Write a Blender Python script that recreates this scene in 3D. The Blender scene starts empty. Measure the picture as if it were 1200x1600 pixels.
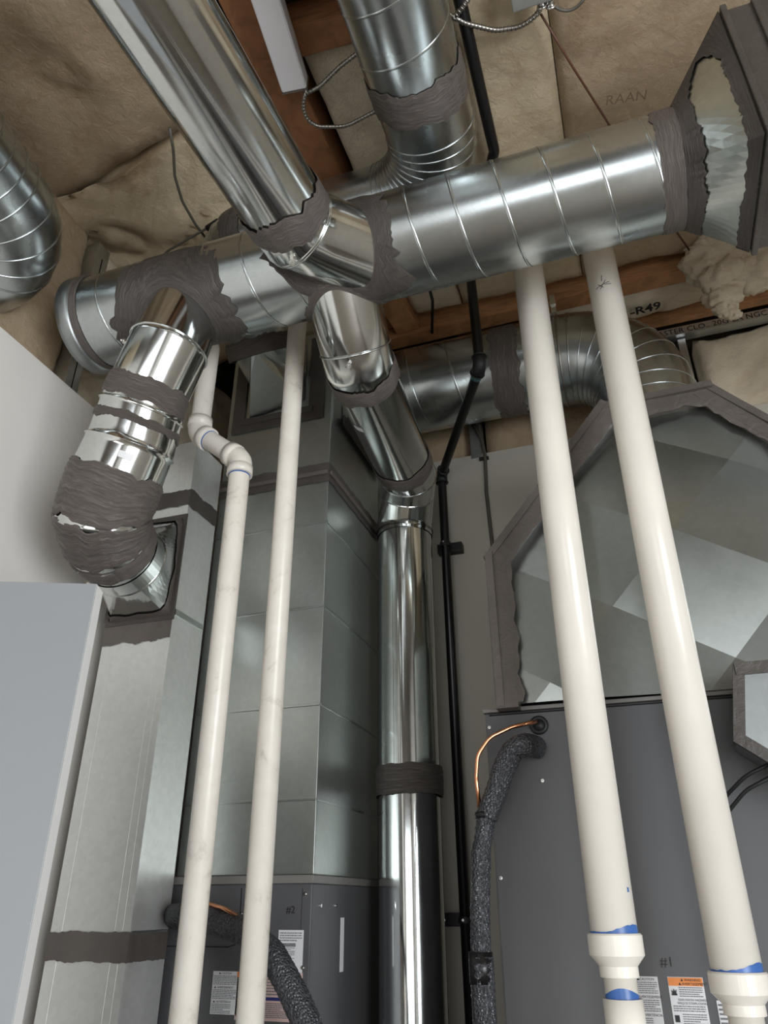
import bpy, bmesh, math, random
import numpy as np
from mathutils import Vector, Matrix, noise as mnoise

sc = bpy.context.scene
col = sc.collection
random.seed(7)
PI = math.pi

# ------------------------------------------------------------------ camera
F_PX = 1156.0
PITCH, YAW, ROLL = math.radians(28.0), math.radians(18.5), math.radians(-0.2)
CAM = Vector((0, 0, 1.5))
fw = Vector((-math.sin(YAW) * math.cos(PITCH), math.cos(YAW) * math.cos(PITCH), math.sin(PITCH)))
rt0 = Vector((math.cos(YAW), math.sin(YAW), 0))
up0 = rt0.cross(fw)
rt = rt0 * math.cos(ROLL) + up0 * math.sin(ROLL)
up = -rt0 * math.sin(ROLL) + up0 * math.cos(ROLL)
cd = bpy.data.cameras.new('camera')
cam = bpy.data.objects.new('camera', cd)
col.objects.link(cam)
m = Matrix((rt, up, -fw)).transposed().to_4x4()
m.translation = CAM
cam.matrix_world = m
cd.sensor_fit = 'AUTO'
cd.sensor_width = 36
cd.lens = F_PX * 36 / 1600
cd.clip_start = 0.05
sc.camera = cam

# ------------------------------------------------------------------ light and exposure
sc.view_settings.view_transform = 'Standard'
sc.view_settings.look = 'None'
sc.view_settings.gamma = 1
sc.view_settings.use_curve_mapping = False
sc.view_settings.exposure = 0.0
w = bpy.data.worlds.new('world')
sc.world = w
w.use_nodes = True
bgn = w.node_tree.nodes['Background']
bgn.inputs[0].default_value = (0.80, 0.90, 1.0, 1)
bgn.inputs[1].default_value = 1.6


def area(name, loc, to, sx, sy, power, colr):
    l = bpy.data.lights.new(name, 'AREA')
    l.shape = 'RECTANGLE'
    l.size, l.size_y, l.energy, l.color = sx, sy, power, colr
    o = bpy.data.objects.new(name, l)
    col.objects.link(o)
    o.location = loc
    o.rotation_euler = (Vector(to) - Vector(loc)).to_track_quat('-Z', 'Y').to_euler()
    return o


# daylight coming in through the big side window and the doorway behind the camera
area('window_daylight', (2.42, -1.25, 1.12), (-1.6, -0.1, 0.95), 2.1, 2.1, 165, (0.93, 0.97, 1.0))
area('doorway_daylight', (0.4, -4.92, 1.12), (0.2, 0, 1.35), 2.7, 2.2, 45, (1.0, 0.975, 0.94))


# ------------------------------------------------------------------ measuring helpers (photo ray -> point on a real plane)
def ray(a, b):
    return fw + rt * ((a - 600) / F_PX) - up * ((b - 800) / F_PX)


def pY(a, b, Y):
    v = ray(a, b)
    return CAM + v * (Y / v.y)


def pX(a, b, X):
    v = ray(a, b)
    return CAM + v * (X / v.x)


def pZ(a, b, Z):
    v = ray(a, b)
    return CAM + v * ((Z - CAM.z) / v.z)


# ------------------------------------------------------------------ materials
def nmat(name):
    mt = bpy.data.materials.new(name)
    mt.use_nodes = True
    nt = mt.node_tree
    b = nt.nodes['Principled BSDF']
    return mt, nt, b


def lin(c):
    return tuple((x / 255 / 12.92) if x / 255 <= 0.04045 else ((x / 255 + 0.055) / 1.055) ** 2.4 for x in c)


def texco(nt, scale=(1, 1, 1)):
    tc = nt.nodes.new('ShaderNodeTexCoord')
    mp = nt.nodes.new('ShaderNodeMapping')
    mp.inputs['Scale'].default_value = scale
    nt.links.new(tc.outputs['Object'], mp.inputs[0])
    return mp.outputs[0]


def noise(nt, vec, scale, detail=3, rough=0.5, dist=0.0):
    n = nt.nodes.new('ShaderNodeTexNoise')
    n.inputs['Scale'].default_value = scale
    n.inputs['Detail'].default_value = detail
    n.inputs['Roughness'].default_value = rough
    n.inputs['Distortion'].default_value = dist
    nt.links.new(vec, n.inputs['Vector'])
    return n.outputs['Fac']


def ramp(nt, fac, stops):
    r = nt.nodes.new('ShaderNodeValToRGB')
    el = r.color_ramp.elements
    while len(el) < len(stops):
        el.new(0.5)
    for e, (p, c) in zip(el, stops):
        e.position = p
        e.color = (*c, 1) if len(c) == 3 else c
    nt.links.new(fac, r.inputs[0])
    return r.outputs[0]


def bump(nt, b, h, strength, dist):
    bp = nt.nodes.new('ShaderNodeBump')
    bp.inputs['Strength'].default_value = strength
    bp.inputs['Distance'].default_value = dist
    nt.links.new(h, bp.inputs['Height'])
    nt.links.new(bp.outputs[0], b.inputs['Normal'])
    return bp


def g(v):
    return (v, v, v)


def metal(name, tint=(0.60, 0.63, 0.64), r0=0.22, r1=0.36, spangle=60, bstr=0.25, bdist=0.0015, bscale=9, aniso=0):
    mt, nt, b = nmat(name)
    v = texco(nt)
    vo = nt.nodes.new('ShaderNodeTexVoronoi')
    vo.inputs['Scale'].default_value = spangle
    nt.links.new(v, vo.inputs['Vector'])
    sep = nt.nodes.new('ShaderNodeSeparateColor')
    nt.links.new(vo.outputs['Color'], sep.inputs[0])
    c = ramp(nt, sep.outputs[0], [(0, tuple(x * 0.965 for x in tint)), (1, tuple(min(1, x * 1.03) for x in tint))])
    nt.links.new(c, b.inputs['Base Color'])
    b.inputs['Metallic'].default_value = 1
    n = noise(nt, v, 5, 4)
    r = ramp(nt, n, [(0.3, g(r0)), (0.7, g(r1))])
    nt.links.new(r, b.inputs['Roughness'])
    h = noise(nt, v, bscale, 2, 0.4)
    bump(nt, b, h, bstr * 0.6, bdist * 5)
    return mt


def plain(name, c, rough=0.5, var=0.06, scale=8, metallic=0, bs=0.0, bscale=40, bd=0.002, coat=0):
    mt, nt, b = nmat(name)
    v = texco(nt)
    n = noise(nt, v, scale, 4)
    cc = ramp(nt, n, [(0.3, tuple(x * (1 - var) for x in c)), (0.7, tuple(x * (1 + var) for x in c))])
    nt.links.new(cc, b.inputs['Base Color'])
    b.inputs['Roughness'].default_value = rough
    b.inputs['Metallic'].default_value = metallic
    if coat:
        b.inputs['Coat Weight'].default_value = coat
    if bs:
        bump(nt, b, noise(nt, v, bscale, 4), bs, bd)
    return mt


def insulation_mat(name, base, dark, seed):
    mt, nt, b = nmat(name)
    tc = nt.nodes.new('ShaderNodeTexCoord')
    mp = nt.nodes.new('ShaderNodeMapping')
    mp.inputs['Location'].default_value = (seed * 3.1, seed * 1.7, seed)
    nt.links.new(tc.outputs['Object'], mp.inputs[0])
    v = mp.outputs[0]
    n1 = noise(nt, v, 2.2, 6, 0.55, 0.6)
    c = ramp(nt, n1, [(0.30, dark), (0.42, tuple(x * 0.86 for x in base)), (0.62, base), (0.8, tuple(min(1, x * 1.18) for x in base))])
    n2 = noise(nt, v, 1.6, 5, 0.6, 1.5)
    st = ramp(nt, n2, [(0.46, g(1.0)), (0.5, (0.62, 0.48, 0.34)), (0.54, g(1.0))])
    mx = nt.nodes.new('ShaderNodeMix')
    mx.data_type = 'RGBA'
    mx.blend_type = 'MULTIPLY'
    mx.inputs[0].default_value = 0.22
    nt.links.new(c, mx.inputs[6])
    nt.links.new(st, mx.inputs[7])
    nt.links.new(mx.outputs[2], b.inputs['Base Color'])
    b.inputs['Roughness'].default_value = 0.75
    b.inputs['Specular IOR Level'].default_value = 0.25
    bump(nt, b, noise(nt, v, 38, 8, 0.75, 0.5), 0.75, 0.012)
    return mt


def wood_mat(name, c):
    mt, nt, b = nmat(name)
    v = texco(nt, (2, 2, 14))
    n = noise(nt, v, 6, 5, 0.6, 1.0)
    cc = ramp(nt, n, [(0.3, tuple(x * 0.6 for x in c)), (0.7, tuple(x * 1.25 for x in c))])
    nt.links.new(cc, b.inputs['Base Color'])
    b.inputs['Roughness'].default_value = 0.65
    return mt


M = {}
M['spiral'] = metal('galvanised_spiral', (0.49, 0.525, 0.53), 0.22, 0.31, 90, 0.07, 0.001, 5)
M['smooth'] = metal('bright_galvanised_pipe', (0.66, 0.68, 0.67), 0.10, 0.17, 110, 0.10, 0.0008, 5)
M['sheet'] = metal('galvanised_sheet', (0.56, 0.595, 0.575), 0.26, 0.36, 70, 0.08, 0.0012, 3)
M['bright'] = metal('pale_galvanised_sheet', (0.78, 0.79, 0.77), 0.33, 0.40, 70, 0.04, 0.0012, 3)
M['bright'].node_tree.nodes['Principled BSDF'].inputs['Metallic'].default_value = 0.6
M['sheet1'] = metal('dark_galvanised_sheet', (0.42, 0.445, 0.425), 0.28, 0.34, 70, 0.05, 0.0012, 3)
M['sheet2'] = metal('dull_galvanised_sheet', (0.54, 0.57, 0.545), 0.30, 0.38, 70, 0.06, 0.0012, 3)
M['sheet2'].node_tree.nodes['Principled BSDF'].inputs['Metallic'].default_value = 0.92
M['cap'] = metal('dull_galvanised', (0.36, 0.38, 0.38), 0.35, 0.5, 70, 0.2, 0.001, 9)
M['frontwall'] = plain('dark_board', lin((120, 108, 96)), 0.7, 0.1, 2)
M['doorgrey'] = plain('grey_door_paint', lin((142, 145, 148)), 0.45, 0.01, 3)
M['seam'] = metal('seam_steel', (0.62, 0.64, 0.64), 0.18, 0.3, 90, 0.05, 0.0005, 9)
M['bolt'] = metal('zinc_bolt', (0.8, 0.8, 0.78), 0.15, 0.3, 90, 0.05, 0.0005, 9)


def mastic_mat(name, c, r=0.45, brushed=False):
    mt, nt, b = nmat(name)
    v = texco(nt, (1, 1, 1))
    n3 = noise(nt, v, 6, 4, 0.55)
    if brushed:
        tc = nt.nodes.new('ShaderNodeTexCoord')
        mp = nt.nodes.new('ShaderNodeMapping')
        mp.inputs['Scale'].default_value = (7, 9, 1)
        nt.links.new(tc.outputs['UV'], mp.inputs[0])
        n = noise(nt, mp.outputs[0], 1.6, 6, 0.7, 0.7)
        thin = ramp(nt, n, [(0.60, g(0)), (0.70, g(0.75))])
        nt.links.new(thin, b.inputs['Metallic'])
        cc = ramp(nt, n, [(0.3, tuple(x * 0.7 for x in c)), (0.52, c), (0.62, tuple(x * 1.35 for x in c)), (0.72, tuple(x * 2.6 for x in c))])
        nt.links.new(ramp(nt, n, [(0.3, g(r + 0.15)), (0.7, g(r - 0.1))]), b.inputs['Roughness'])
        bump(nt, b, n, 0.7, 0.010)
    else:
        n = noise(nt, v, 30, 5, 0.65, 1.2)
        cc = ramp(nt, n3, [(0.3, tuple(x * 0.78 for x in c)), (0.7, tuple(x * 1.2 for x in c))])
        b.inputs['Roughness'].default_value = r
        bump(nt, b, n, 0.55, 0.006)
    nt.links.new(cc, b.inputs['Base Color'])
    return mt


M['mastic'] = mastic_mat('grey_duct_sealant', lin((96, 89, 84)))
M['mastic_dark'] = mastic_mat('dark_duct_sealant', lin((76, 71, 67)))
M['mastic_b'] = mastic_mat('brushed_grey_duct_sealant', lin((97, 89, 84)), brushed=True)
M['mastic_db'] = mastic_mat('brushed_dark_duct_sealant', lin((78, 72, 68)), brushed=True)
M['pvc'] = plain('white_pvc', lin((232, 226, 216)), 0.24, 0.05, 5)


def pvc_dirty():
    mt, nt, b = nmat('scuffed_white_pvc')
    v = texco(nt)
    n = noise(nt, v, 9, 6, 0.7, 0.8)
    cc = ramp(nt, n, [(0.27, lin((188, 178, 168))), (0.42, lin((224, 217, 206))), (0.7, lin((232, 226, 216)))])
    nt.links.new(cc, b.inputs['Base Color'])
    b.inputs['Roughness'].default_value = 0.33
    return mt


M['pvcd'] = pvc_dirty()
M['primer'] = plain('blue_primer', lin((62, 104, 172)), 0.35, 0.2, 30)
M['cement'] = plain('teal_cement', lin((74, 120, 128)), 0.35, 0.2, 30)
M['black'] = plain('black_plastic_pipe', (0.006, 0.006, 0.007), 0.32, 0.1)
M['blackdull'] = plain('black_steel', (0.012, 0.013, 0.014), 0.5, 0.1)
M['furn'] = plain('grey_furnace_paint', lin((86, 86, 88)), 0.40, 0.03, 3)
M['furnlip'] = plain('grey_furnace_trim', lin((122, 119, 115)), 0.4, 0.03, 3)
M['drywall'] = plain('painted_drywall', lin((186, 181, 170)), 0.8, 0.02, 3, bs=0.05, bscale=120, bd=0.001)
M['wallL'] = plain('white_drywall', lin((226, 221, 215)), 0.7, 0.02, 3, bs=0.05, bscale=120, bd=0.001)
M['door'] = plain('white_door_paint', lin((240, 240, 238)), 0.42, 0.01, 3)
M['floor'] = plain('concrete_floor', lin((140, 130, 118)), 0.6, 0.1, 5, bs=0.1)
M['deck'] = wood_mat('osb_deck', (0.05, 0.035, 0.02))
M['wood'] = wood_mat('joist_wood', lin((164, 118, 78)))
M['wooddark'] = wood_mat('dark_joist_wood', lin((138, 93, 60)))
M['whiteplastic'] = plain('white_enamel', lin((205, 203, 205)), 0.35, 0.02)
M['label'] = plain('label_paper', lin((224, 224, 226)), 0.4, 0.01)
M['orange'] = plain('label_orange', lin((232, 138, 62)), 0.4, 0.02)
M['pink'] = plain('label_pink', lin((206, 178, 172)), 0.4, 0.02)
M['navy'] = plain('label_navy', lin((44, 48, 110)), 0.4, 0.02)
M['ink'] = plain('black_ink', (0.012, 0.012, 0.014), 0.5, 0.02)
M['inkgrey'] = plain('grey_small_print', lin((120, 120, 124)), 0.5, 0.02)
M['copper'] = metal('copper', (0.78, 0.36, 0.20), 0.2, 0.35, 60, 0.1, 0.0005, 20)
M['rust'] = plain('brown_wire', lin((96, 62, 46)), 0.5, 0.1)
M['fadedink'] = plain('faded_brown_print', lin((132, 112, 92)), 0.6, 0.2, 30)
M['cable'] = plain('grey_cable', lin((88, 84, 76)), 0.45, 0.1)
M['armour'] = metal('cable_armour', (0.36, 0.34, 0.31), 0.3, 0.45, 90, 0.05, 0.0005, 9)
M['stud'] = metal('steel_stud', (0.68, 0.70, 0.70), 0.35, 0.5, 60, 0.05, 0.0005, 9)
M['slots'] = plain('slot_black', (0.004, 0.004, 0.004), 0.8, 0.02)


def foam_mat():
    mt, nt, b = nmat('black_mesh_wrapped_foam')
    v = texco(nt, (1, 1, 1))
    vo = nt.nodes.new('ShaderNodeTexVoronoi')
    vo.inputs['Scale'].default_value = 190
    nt.links.new(v, vo.inputs['Vector'])
    cc = ramp(nt, vo.outputs['Distance'], [(0.1, (0.012, 0.013, 0.016)), (0.75, (0.07, 0.072, 0.08))])
    nt.links.new(cc, b.inputs['Base Color'])
    b.inputs['Roughness'].default_value = 0.3
    bump(nt, b, vo.outputs['Distance'], 0.9, 0.004)
    return mt


M['foam'] = foam_mat()
BATT = [insulation_mat('glass_wool_%s' % n, lin(c), lin(d), i) for i, (n, c, d) in enumerate([
    ('tan', (190, 168, 140), (136, 110, 84)), ('cream', (212, 194, 164), (156, 132, 103)),
    ('pale', (226, 212, 188), (172, 150, 122))])]


# ------------------------------------------------------------------ mesh helpers
def mk(name, vs, fs, mat, parent=None, smooth=False):
    me = bpy.data.meshes.new(name)
    me.from_pydata([tuple(v) for v in vs], [], fs)
    me.update()
    if isinstance(mat, (list, tuple)):
        for q in mat:
            me.materials.append(q)
    else:
        me.materials.append(mat)
    if smooth:
        me.polygons.foreach_set('use_smooth', [True] * len(me.polygons))
    o = bpy.data.objects.new(name, me)
    col.objects.link(o)
    if parent is not None:
        o.parent = parent
    return o


def recentre(o):
    """top-level meshes get their origin in their own middle"""
    me = o.data
    c = sum((v.co for v in me.vertices), Vector()) / max(1, len(me.vertices))
    me.transform(Matrix.Translation(-c))
    o.location = c


def tag(o, label, cat, group=None, kind=None):
    o['label'] = label
    o['category'] = cat
    if group:
        o['group'] = group
    if kind:
        o['kind'] = kind
    return o


def thing(name, label, cat, group=None):
    o = bpy.data.objects.new(name, None)
    o.empty_display_size = 0.1
    col.objects.link(o)
    return tag(o, label, cat, group)


def struct(name, vs, fs, mat):
    o = mk(name, vs, fs, mat)
    o['kind'] = 'structure'
    return o


def gridmk(name, vs, fs, n, k, mat, parent):
    """closed ring grid (k rows of n) with a UV map so the brush marks run round it"""
    mat = {M['mastic']: M['mastic_b'], M['mastic_dark']: M['mastic_db']}.get(mat, mat)
    o = mk(name, vs, fs, mat, parent, True)
    uv = o.data.uv_layers.new(name='UVMap')
    for poly in o.data.polygons:
        js = [o.data.loops[li].vertex_index % n for li in poly.loop_indices]
        wrap = max(js) - min(js) > n / 2
        for li, j in zip(poly.loop_indices, js):
            i = o.data.loops[li].vertex_index // n
            u = (j + n if wrap and j < n / 2 else j) / n
            uv.data[li].uv = (u, i / (k - 1))
    return o


class G:
    """collects geometry for one mesh"""

    def __init__(s):
        s.v, s.f = [], []

    def add(s, vs, fs):
        n = len(s.v)
        s.v += list(vs)
        s.f += [tuple(i + n for i in f) for f in fs]
        return s

    def mk(s, name, mat, parent=None, smooth=False):
        return mk(name, s.v, s.f, mat, parent, smooth)


def boxg(x0, x1, y0, y1, z0, z1, bev=0.0):
    bm = bmesh.new()
    bmesh.ops.create_cube(bm, size=1)
    for v in bm.verts:
        v.co = Vector(((x0 + x1) / 2 + v.co.x * (x1 - x0), (y0 + y1) / 2 + v.co.y * (y1 - y0), (z0 + z1) / 2 + v.co.z * (z1 - z0)))
    if bev:
        bmesh.ops.bevel(bm, geom=list(bm.edges), offset=bev, segments=2, affect='EDGES', profile=0.6)
    bm.verts.index_update()
    vs = [v.co.copy() for v in bm.verts]
    fs = [tuple(v.index for v in f.verts) for f in bm.faces]
    bm.free()
    return vs, fs


def box(name, x0, x1, y0, y1, z0, z1, mat, parent=None, bev=0.0):
    vs, fs = boxg(x0, x1, y0, y1, z0, z1, bev)
    return mk(name, vs, fs, mat, parent)


def obbg(a, b, wv, hv):
    """bar from a to b, half-width vectors wv and hv"""
    a, b, wv, hv = Vector(a), Vector(b), Vector(wv), Vector(hv)
    vs = [p + sx * wv + sy * hv for p in (a, b) for sx, sy in ((-1, -1), (1, -1), (1, 1), (-1, 1))]
    fs = [(0, 1, 2, 3), (7, 6, 5, 4), (0, 4, 5, 1), (1, 5, 6, 2), (2, 6, 7, 3), (3, 7, 4, 0)]
    return vs, fs


def fillet(pts, r, k=8):
    pts = [Vector(p) for p in pts]
    if not isinstance(r, (list, tuple)):
        r = [r] * (len(pts) - 2)
    out = [pts[0]]
    for i in range(1, len(pts) - 1):
        p, a, b = pts[i], pts[i - 1], pts[i + 1]
        d1, d2 = (a - p), (b - p)
        l1, l2 = d1.length, d2.length
        d1.normalize(); d2.normalize()
        ang = d1.angle(d2)
        if ang > PI - 0.01:
            out.append(p)
            continue
        t = min(r[i - 1] / math.tan(ang / 2), l1 * 0.49, l2 * 0.49)
        rr = t * math.tan(ang / 2)
        s = p + d1 * t
        e = p + d2 * t
        c = p + (d1 + d2).normalized() * (rr / math.sin(ang / 2))
        u, v = (s - c), (e - c)
        tot = u.angle(v)
        ax = u.cross(v).normalized()
        for j in range(k + 1):
            out.append(c + Matrix.Rotation(tot * j / k, 3, ax) @ u)
    out.append(pts[-1])
    return out


class Path:
    def __init__(s, pts):
        s.p = []
        for q in pts:
            q = Vector(q)
            if not s.p or (q - s.p[-1]).length > 1e-5:
                s.p.append(q)
        n = len(s.p)
        s.L = [0]
        for i in range(1, n):
            s.L.append(s.L[-1] + (s.p[i] - s.p[i - 1]).length)
        s.len = s.L[-1]
        T = []
        for i in range(n):
            a = s.p[max(0, i - 1)]
            b = s.p[min(n - 1, i + 1)]
            if 0 < i < n - 1:
                t = (s.p[i] - a).normalized() + (b - s.p[i]).normalized()
            else:
                t = b - a
            T.append(t.normalized())
        s.T = T
        r = Vector((0, 0, 1)) if abs(T[0].z) < 0.9 else Vector((1, 0, 0))
        N = [(r - T[0] * r.dot(T[0])).normalized()]
        for i in range(1, n):
            q = T[i - 1].rotation_difference(T[i])
            v = q @ N[-1]
            N.append((v - T[i] * v.dot(T[i])).normalized())
        s.N = N

    def at(s, d):
        d = max(0, min(s.len, d))
        i = 0
        while i < len(s.L) - 2 and s.L[i + 1] < d:
            i += 1
        f = (d - s.L[i]) / max(1e-9, s.L[i + 1] - s.L[i])
        p = s.p[i].lerp(s.p[i + 1], f)
        t = s.T[i].lerp(s.T[i + 1], f).normalized()
        nn = s.N[i].lerp(s.N[i + 1], f)
        nn = (nn - t * nn.dot(t)).normalized()
        return p, t, nn, t.cross(nn)

    def near(s, q):
        q = Vector(q)
        best = min(((s.at(s.len * i / 400)[0] - q).length, s.len * i / 400) for i in range(401))
        return best[1]


def tubeg(path, r, n=32, caps=True, rings=None):
    """r: radius or function of arc length"""
    P = path if isinstance(path, Path) else Path(path)
    rf = r if callable(r) else (lambda d: r)
    ds = rings if rings else P.L
    vs, fs = [], []
    for d in ds:
        p, t, a, b = P.at(d)
        R = rf(d)
        for j in range(n):
            th = 2 * PI * j / n
            vs.append(p + a * (R * math.cos(th)) + b * (R * math.sin(th)))
    for i in range(len(ds) - 1):
        for j in range(n):
            k = (j + 1) % n
            fs.append((i * n + j, i * n + k, (i + 1) * n + k, (i + 1) * n + j))
    if caps:
        fs.append(tuple(reversed(range(n))))
        fs.append(tuple((len(ds) - 1) * n + j for j in range(n)))
    return vs, fs


def tube(name, pts, r, mat, parent=None, n=24, caps=True):
    vs, fs = tubeg(pts, r, n, caps)
    o = mk(name, vs, fs, mat, parent, True)
    flat_caps(o)
    return o


def flat_caps(o):
    for f in o.data.polygons:
        if len(f.vertices) > 6:
            f.use_smooth = False


def helixg(P, R, pitch, rr=0.003, phase=0.0, s0=0.0, s1=None, squash=0.5):
    s1 = P.len if s1 is None else s1
    turns = (s1 - s0) / pitch
    n = max(8, int(turns * 44))
    pts, nor = [], []
    for i in range(n + 1):
        d = s0 + (s1 - s0) * i / n
        p, t, a, b = P.at(d)
        th = 2 * PI * (d / pitch) + phase
        nrm = a * math.cos(th) + b * math.sin(th)
        pts.append(p + nrm * R)
        nor.append((nrm, t))
    vs, fs = [], []
    m_ = 5
    for (p, (nr, t)) in zip(pts, nor):
        for j in range(m_):
            th = PI * j / (m_ - 1)
            vs.append(p + t * (rr * 1.3 * math.cos(th)) + nr * (rr * squash * math.sin(th)))
    for i in range(n):
        for j in range(m_ - 1):
            fs.append((i * m_ + j, i * m_ + j + 1, (i + 1) * m_ + j + 1, (i + 1) * m_ + j))
    return vs, fs


def ringg(P, d, R, rr=0.0035, n=44, m_=6, wide=1.0):
    p, t, a, b = P.at(d)
    vs, fs = [], []
    for i in range(n):
        th = 2 * PI * i / n
        nr = a * math.cos(th) + b * math.sin(th)
        for j in range(m_):
            ph = 2 * PI * j / m_
            vs.append(p + nr * (R + rr * math.cos(ph)) + t * (rr * wide * math.sin(ph)))
    for i in range(n):
        for j in range(m_):
            i2, j2 = (i + 1) % n, (j + 1) % m_
            fs.append((i * m_ + j, i2 * m_ + j, i2 * m_ + j2, i * m_ + j2))
    return vs, fs


def bandg(P, s0, s1, R, th=0.003, amp=0.008, seed=0, n=96, k=7, open_from=None):
    """ragged band of sealant wrapped round a duct"""
    vs, fs = [], []
    for i in range(k):
        f = i / (k - 1)
        prof = th * (0.15 if i in (0, k - 1) else 1.0)
        for j in range(n):
            a_ = 2 * PI * j / n
            e0 = mnoise.noise(Vector((math.cos(a_) * 2.5, math.sin(a_) * 2.5, seed))) * amp * 1.6 + mnoise.noise(Vector((math.cos(a_) * 11, math.sin(a_) * 11, seed + 5))) * amp * 0.7
            e1 = mnoise.noise(Vector((math.cos(a_) * 2.5, math.sin(a_) * 2.5, seed + 9))) * amp * 1.6 + mnoise.noise(Vector((math.cos(a_) * 11, math.sin(a_) * 11, seed + 3))) * amp * 0.7
            d = (s0 + e0) * (1 - f) + (s1 + e1) * f
            p, t, a, b = P.at(d)
            rr = R + prof + 0.0012 * mnoise.noise(Vector((j * 0.35, i * 1.1, seed * 7.7))) * (0 if i in (0, k - 1) else 1)
            vs.append(p + a * (rr * math.cos(a_)) + b * (rr * math.sin(a_)))
    for i in range(k - 1):
        for j in range(n):
            q = (j + 1) % n
            fs.append((i * n + j, i * n + q, (i + 1) * n + q, (i + 1) * n + j))
    return vs, fs


def band(name, P, s0, s1, R, mat, parent, **kw):
    vs, fs = bandg(P, s0, s1, R, **kw)
    return gridmk(name, vs, fs, 96, 7, mat, parent)


TY, TZ, TR = 1.385, 3.10, 0.14      # trunk axis and radius


def saddleg(base, d, r0, r1, amp=0.015, seed=0, n=110, k=9, th=0.004, lift0=0.0):
    """collar of sealant on the trunk's surface round a branch whose axis passes base with direction d"""
    d = Vector(d).normalized()
    base = Vector(base)
    e1 = Vector((1, 0, 0))
    e1 = (e1 - d * e1.dot(d)).normalized()
    e2 = d.cross(e1)
    vs, fs = [], []
    for i in range(k):
        f = i / (k - 1)
        for j in range(n):
            a_ = 2 * PI * j / n
            e = (mnoise.noise(Vector((math.cos(a_) * 2, math.sin(a_) * 2, seed))) * 1.4 + 0.8 * mnoise.noise(Vector((math.cos(a_) * 9, math.sin(a_) * 9, seed + 4)))) * amp
            rho = r0 + (r1 + e - r0) * f
            q = base + e1 * (rho * math.cos(a_)) + e2 * (rho * math.sin(a_))
            # intersect line q + l d with the cylinder about X axis
            qy, qz, dy, dz = q.y - TY, q.z - TZ, d.y, d.z
            A = dy * dy + dz * dz
            B = 2 * (qy * dy + qz * dz)
            RR = TR + (th if i < k - 1 else 0.0008)
            Cc = qy * qy + qz * qz - RR * RR
            D = B * B - 4 * A * Cc
            if D < 0:
                l = -B / (2 * A)
                s = q + d * l
                nrm = Vector((0, s.y - TY, s.z - TZ))
                ov = nrm.length - RR
                # wrap the excess round the back of the cylinder
                ang = ov / RR
                nrm.normalize()
                side = 1 if nrm.cross(Vector((0, d.y, d.z))).x > 0 else -1
                nr2 = Matrix.Rotation(-side * ang, 3, 'X') @ nrm
                vs.append(Vector((s.x, TY, TZ)) + nr2 * RR)
            else:
                l = (-B + math.sqrt(D)) / (2 * A)
                vs.append(q + d * l)
    for i in range(k - 1):
        for j in range(n):
            q = (j + 1) % n
            fs.append((i * n + j, i * n + q, (i + 1) * n + q, (i + 1) * n + j))
    return vs, fs


def bolt_at(P, d, R, world_dir, parent, s=0.006):
    """small draw-band bolt on a collar, on the side facing world_dir"""
    p, t, a, b = P.at(d)
    v = Vector(world_dir)
    v = (v - t * v.dot(t)).normalized()
    gg = G()
    c = p + v * R
    gg.add(*tubeg([c - v * 0.003, c + v * s * 1.2], s * 1.3, 6))
    gg.add(*tubeg([c + v * s * 1.0, c + v * s * 2.6], s * 0.6, 8))
    q = v.cross(t)
    gg.add(*tubeg([c + v * s * 1.4 - q * s * 1.6, c + v * s * 1.4 + q * s * 1.6], s * 0.55, 6))
    return gg.mk('bolt', M['bolt'], parent)


def text(name, s, loc, xdir, ydir, size, mat, parent, label=None, depth=0.0, bold=0.0):
    cu = bpy.data.curves.new(name, 'FONT')
    cu.body = s
    cu.size = size
    cu.align_x = 'LEFT'
    cu.offset = bold
    cu.resolution_u = 2
    cu.extrude = depth
    t = bpy.data.objects.new(name, cu)
    col.objects.link(t)
    dg = bpy.context.evaluated_depsgraph_get()
    me = bpy.data.meshes.new_from_object(t.evaluated_get(dg))
    bpy.data.objects.remove(t)
    xd = Vector(xdir).normalized()
    yd = Vector(ydir)
    yd = (yd - xd * yd.dot(xd)).normalized()
    mm = Matrix((xd, yd, xd.cross(yd))).transposed().to_4x4()
    mm.translation = Vector(loc)
    me.transform(mm)
    me.materials.clear()
    me.materials.append(mat)
    o = bpy.data.objects.new(name, me)
    col.objects.link(o)
    o.parent = parent
    if label:
        o['label'] = label
    return o


# ================================================================== THE SETTING
WY, CZI, LX, RX, FY = 2.65, 3.65, -1.60, 2.45, -5.0      # back wall, insulation underside, left wall, right wall, front wall
DT = 3.19                                              # top of the back drywall
LT = 3.01                                              # top of the left drywall


def sbox(name, *a):
    o = box(name, *a)
    o['kind'] = 'structure'
    return o


sbox('floor', LX - 0.12, RX + 0.12, FY - 0.12, WY + 0.2, -0.08, 0, M['floor'])
sbox('ceiling', LX - 0.3, RX + 0.12, FY - 0.12, WY + 0.3, 3.95, 4.0, M['deck'])
sbox('wall_back', LX - 0.3, RX + 0.12, WY, WY + 0.016, 0, DT, M['drywall'])
sbox('wall_back_sheathing', LX - 0.3, RX + 0.12, WY + 0.16, WY + 0.2, 0, 3.95, M['deck'])
sbox('wall_left', LX - 0.016, LX, FY, WY, 0, LT, M['wallL'])
sbox('wall_left_sheathing', LX - 0.3, LX - 0.26, FY, WY + 0.2, 0, 3.95, M['deck'])
gq = G()
gq.add(*boxg(RX, RX + 0.12, FY, -2.35, 0, 3.95))
gq.add(*boxg(RX, RX + 0.12, -0.15, WY + 0.2, 0, 3.95))
gq.add(*boxg(RX, RX + 0.12, -2.35, -0.15, 0, 0.05))
gq.add(*boxg(RX, RX + 0.12, -2.35, -0.15, 2.25, 3.95))
o = gq.mk('wall_right', M['wallL']); o['kind'] = 'structure'
gq = G()
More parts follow.
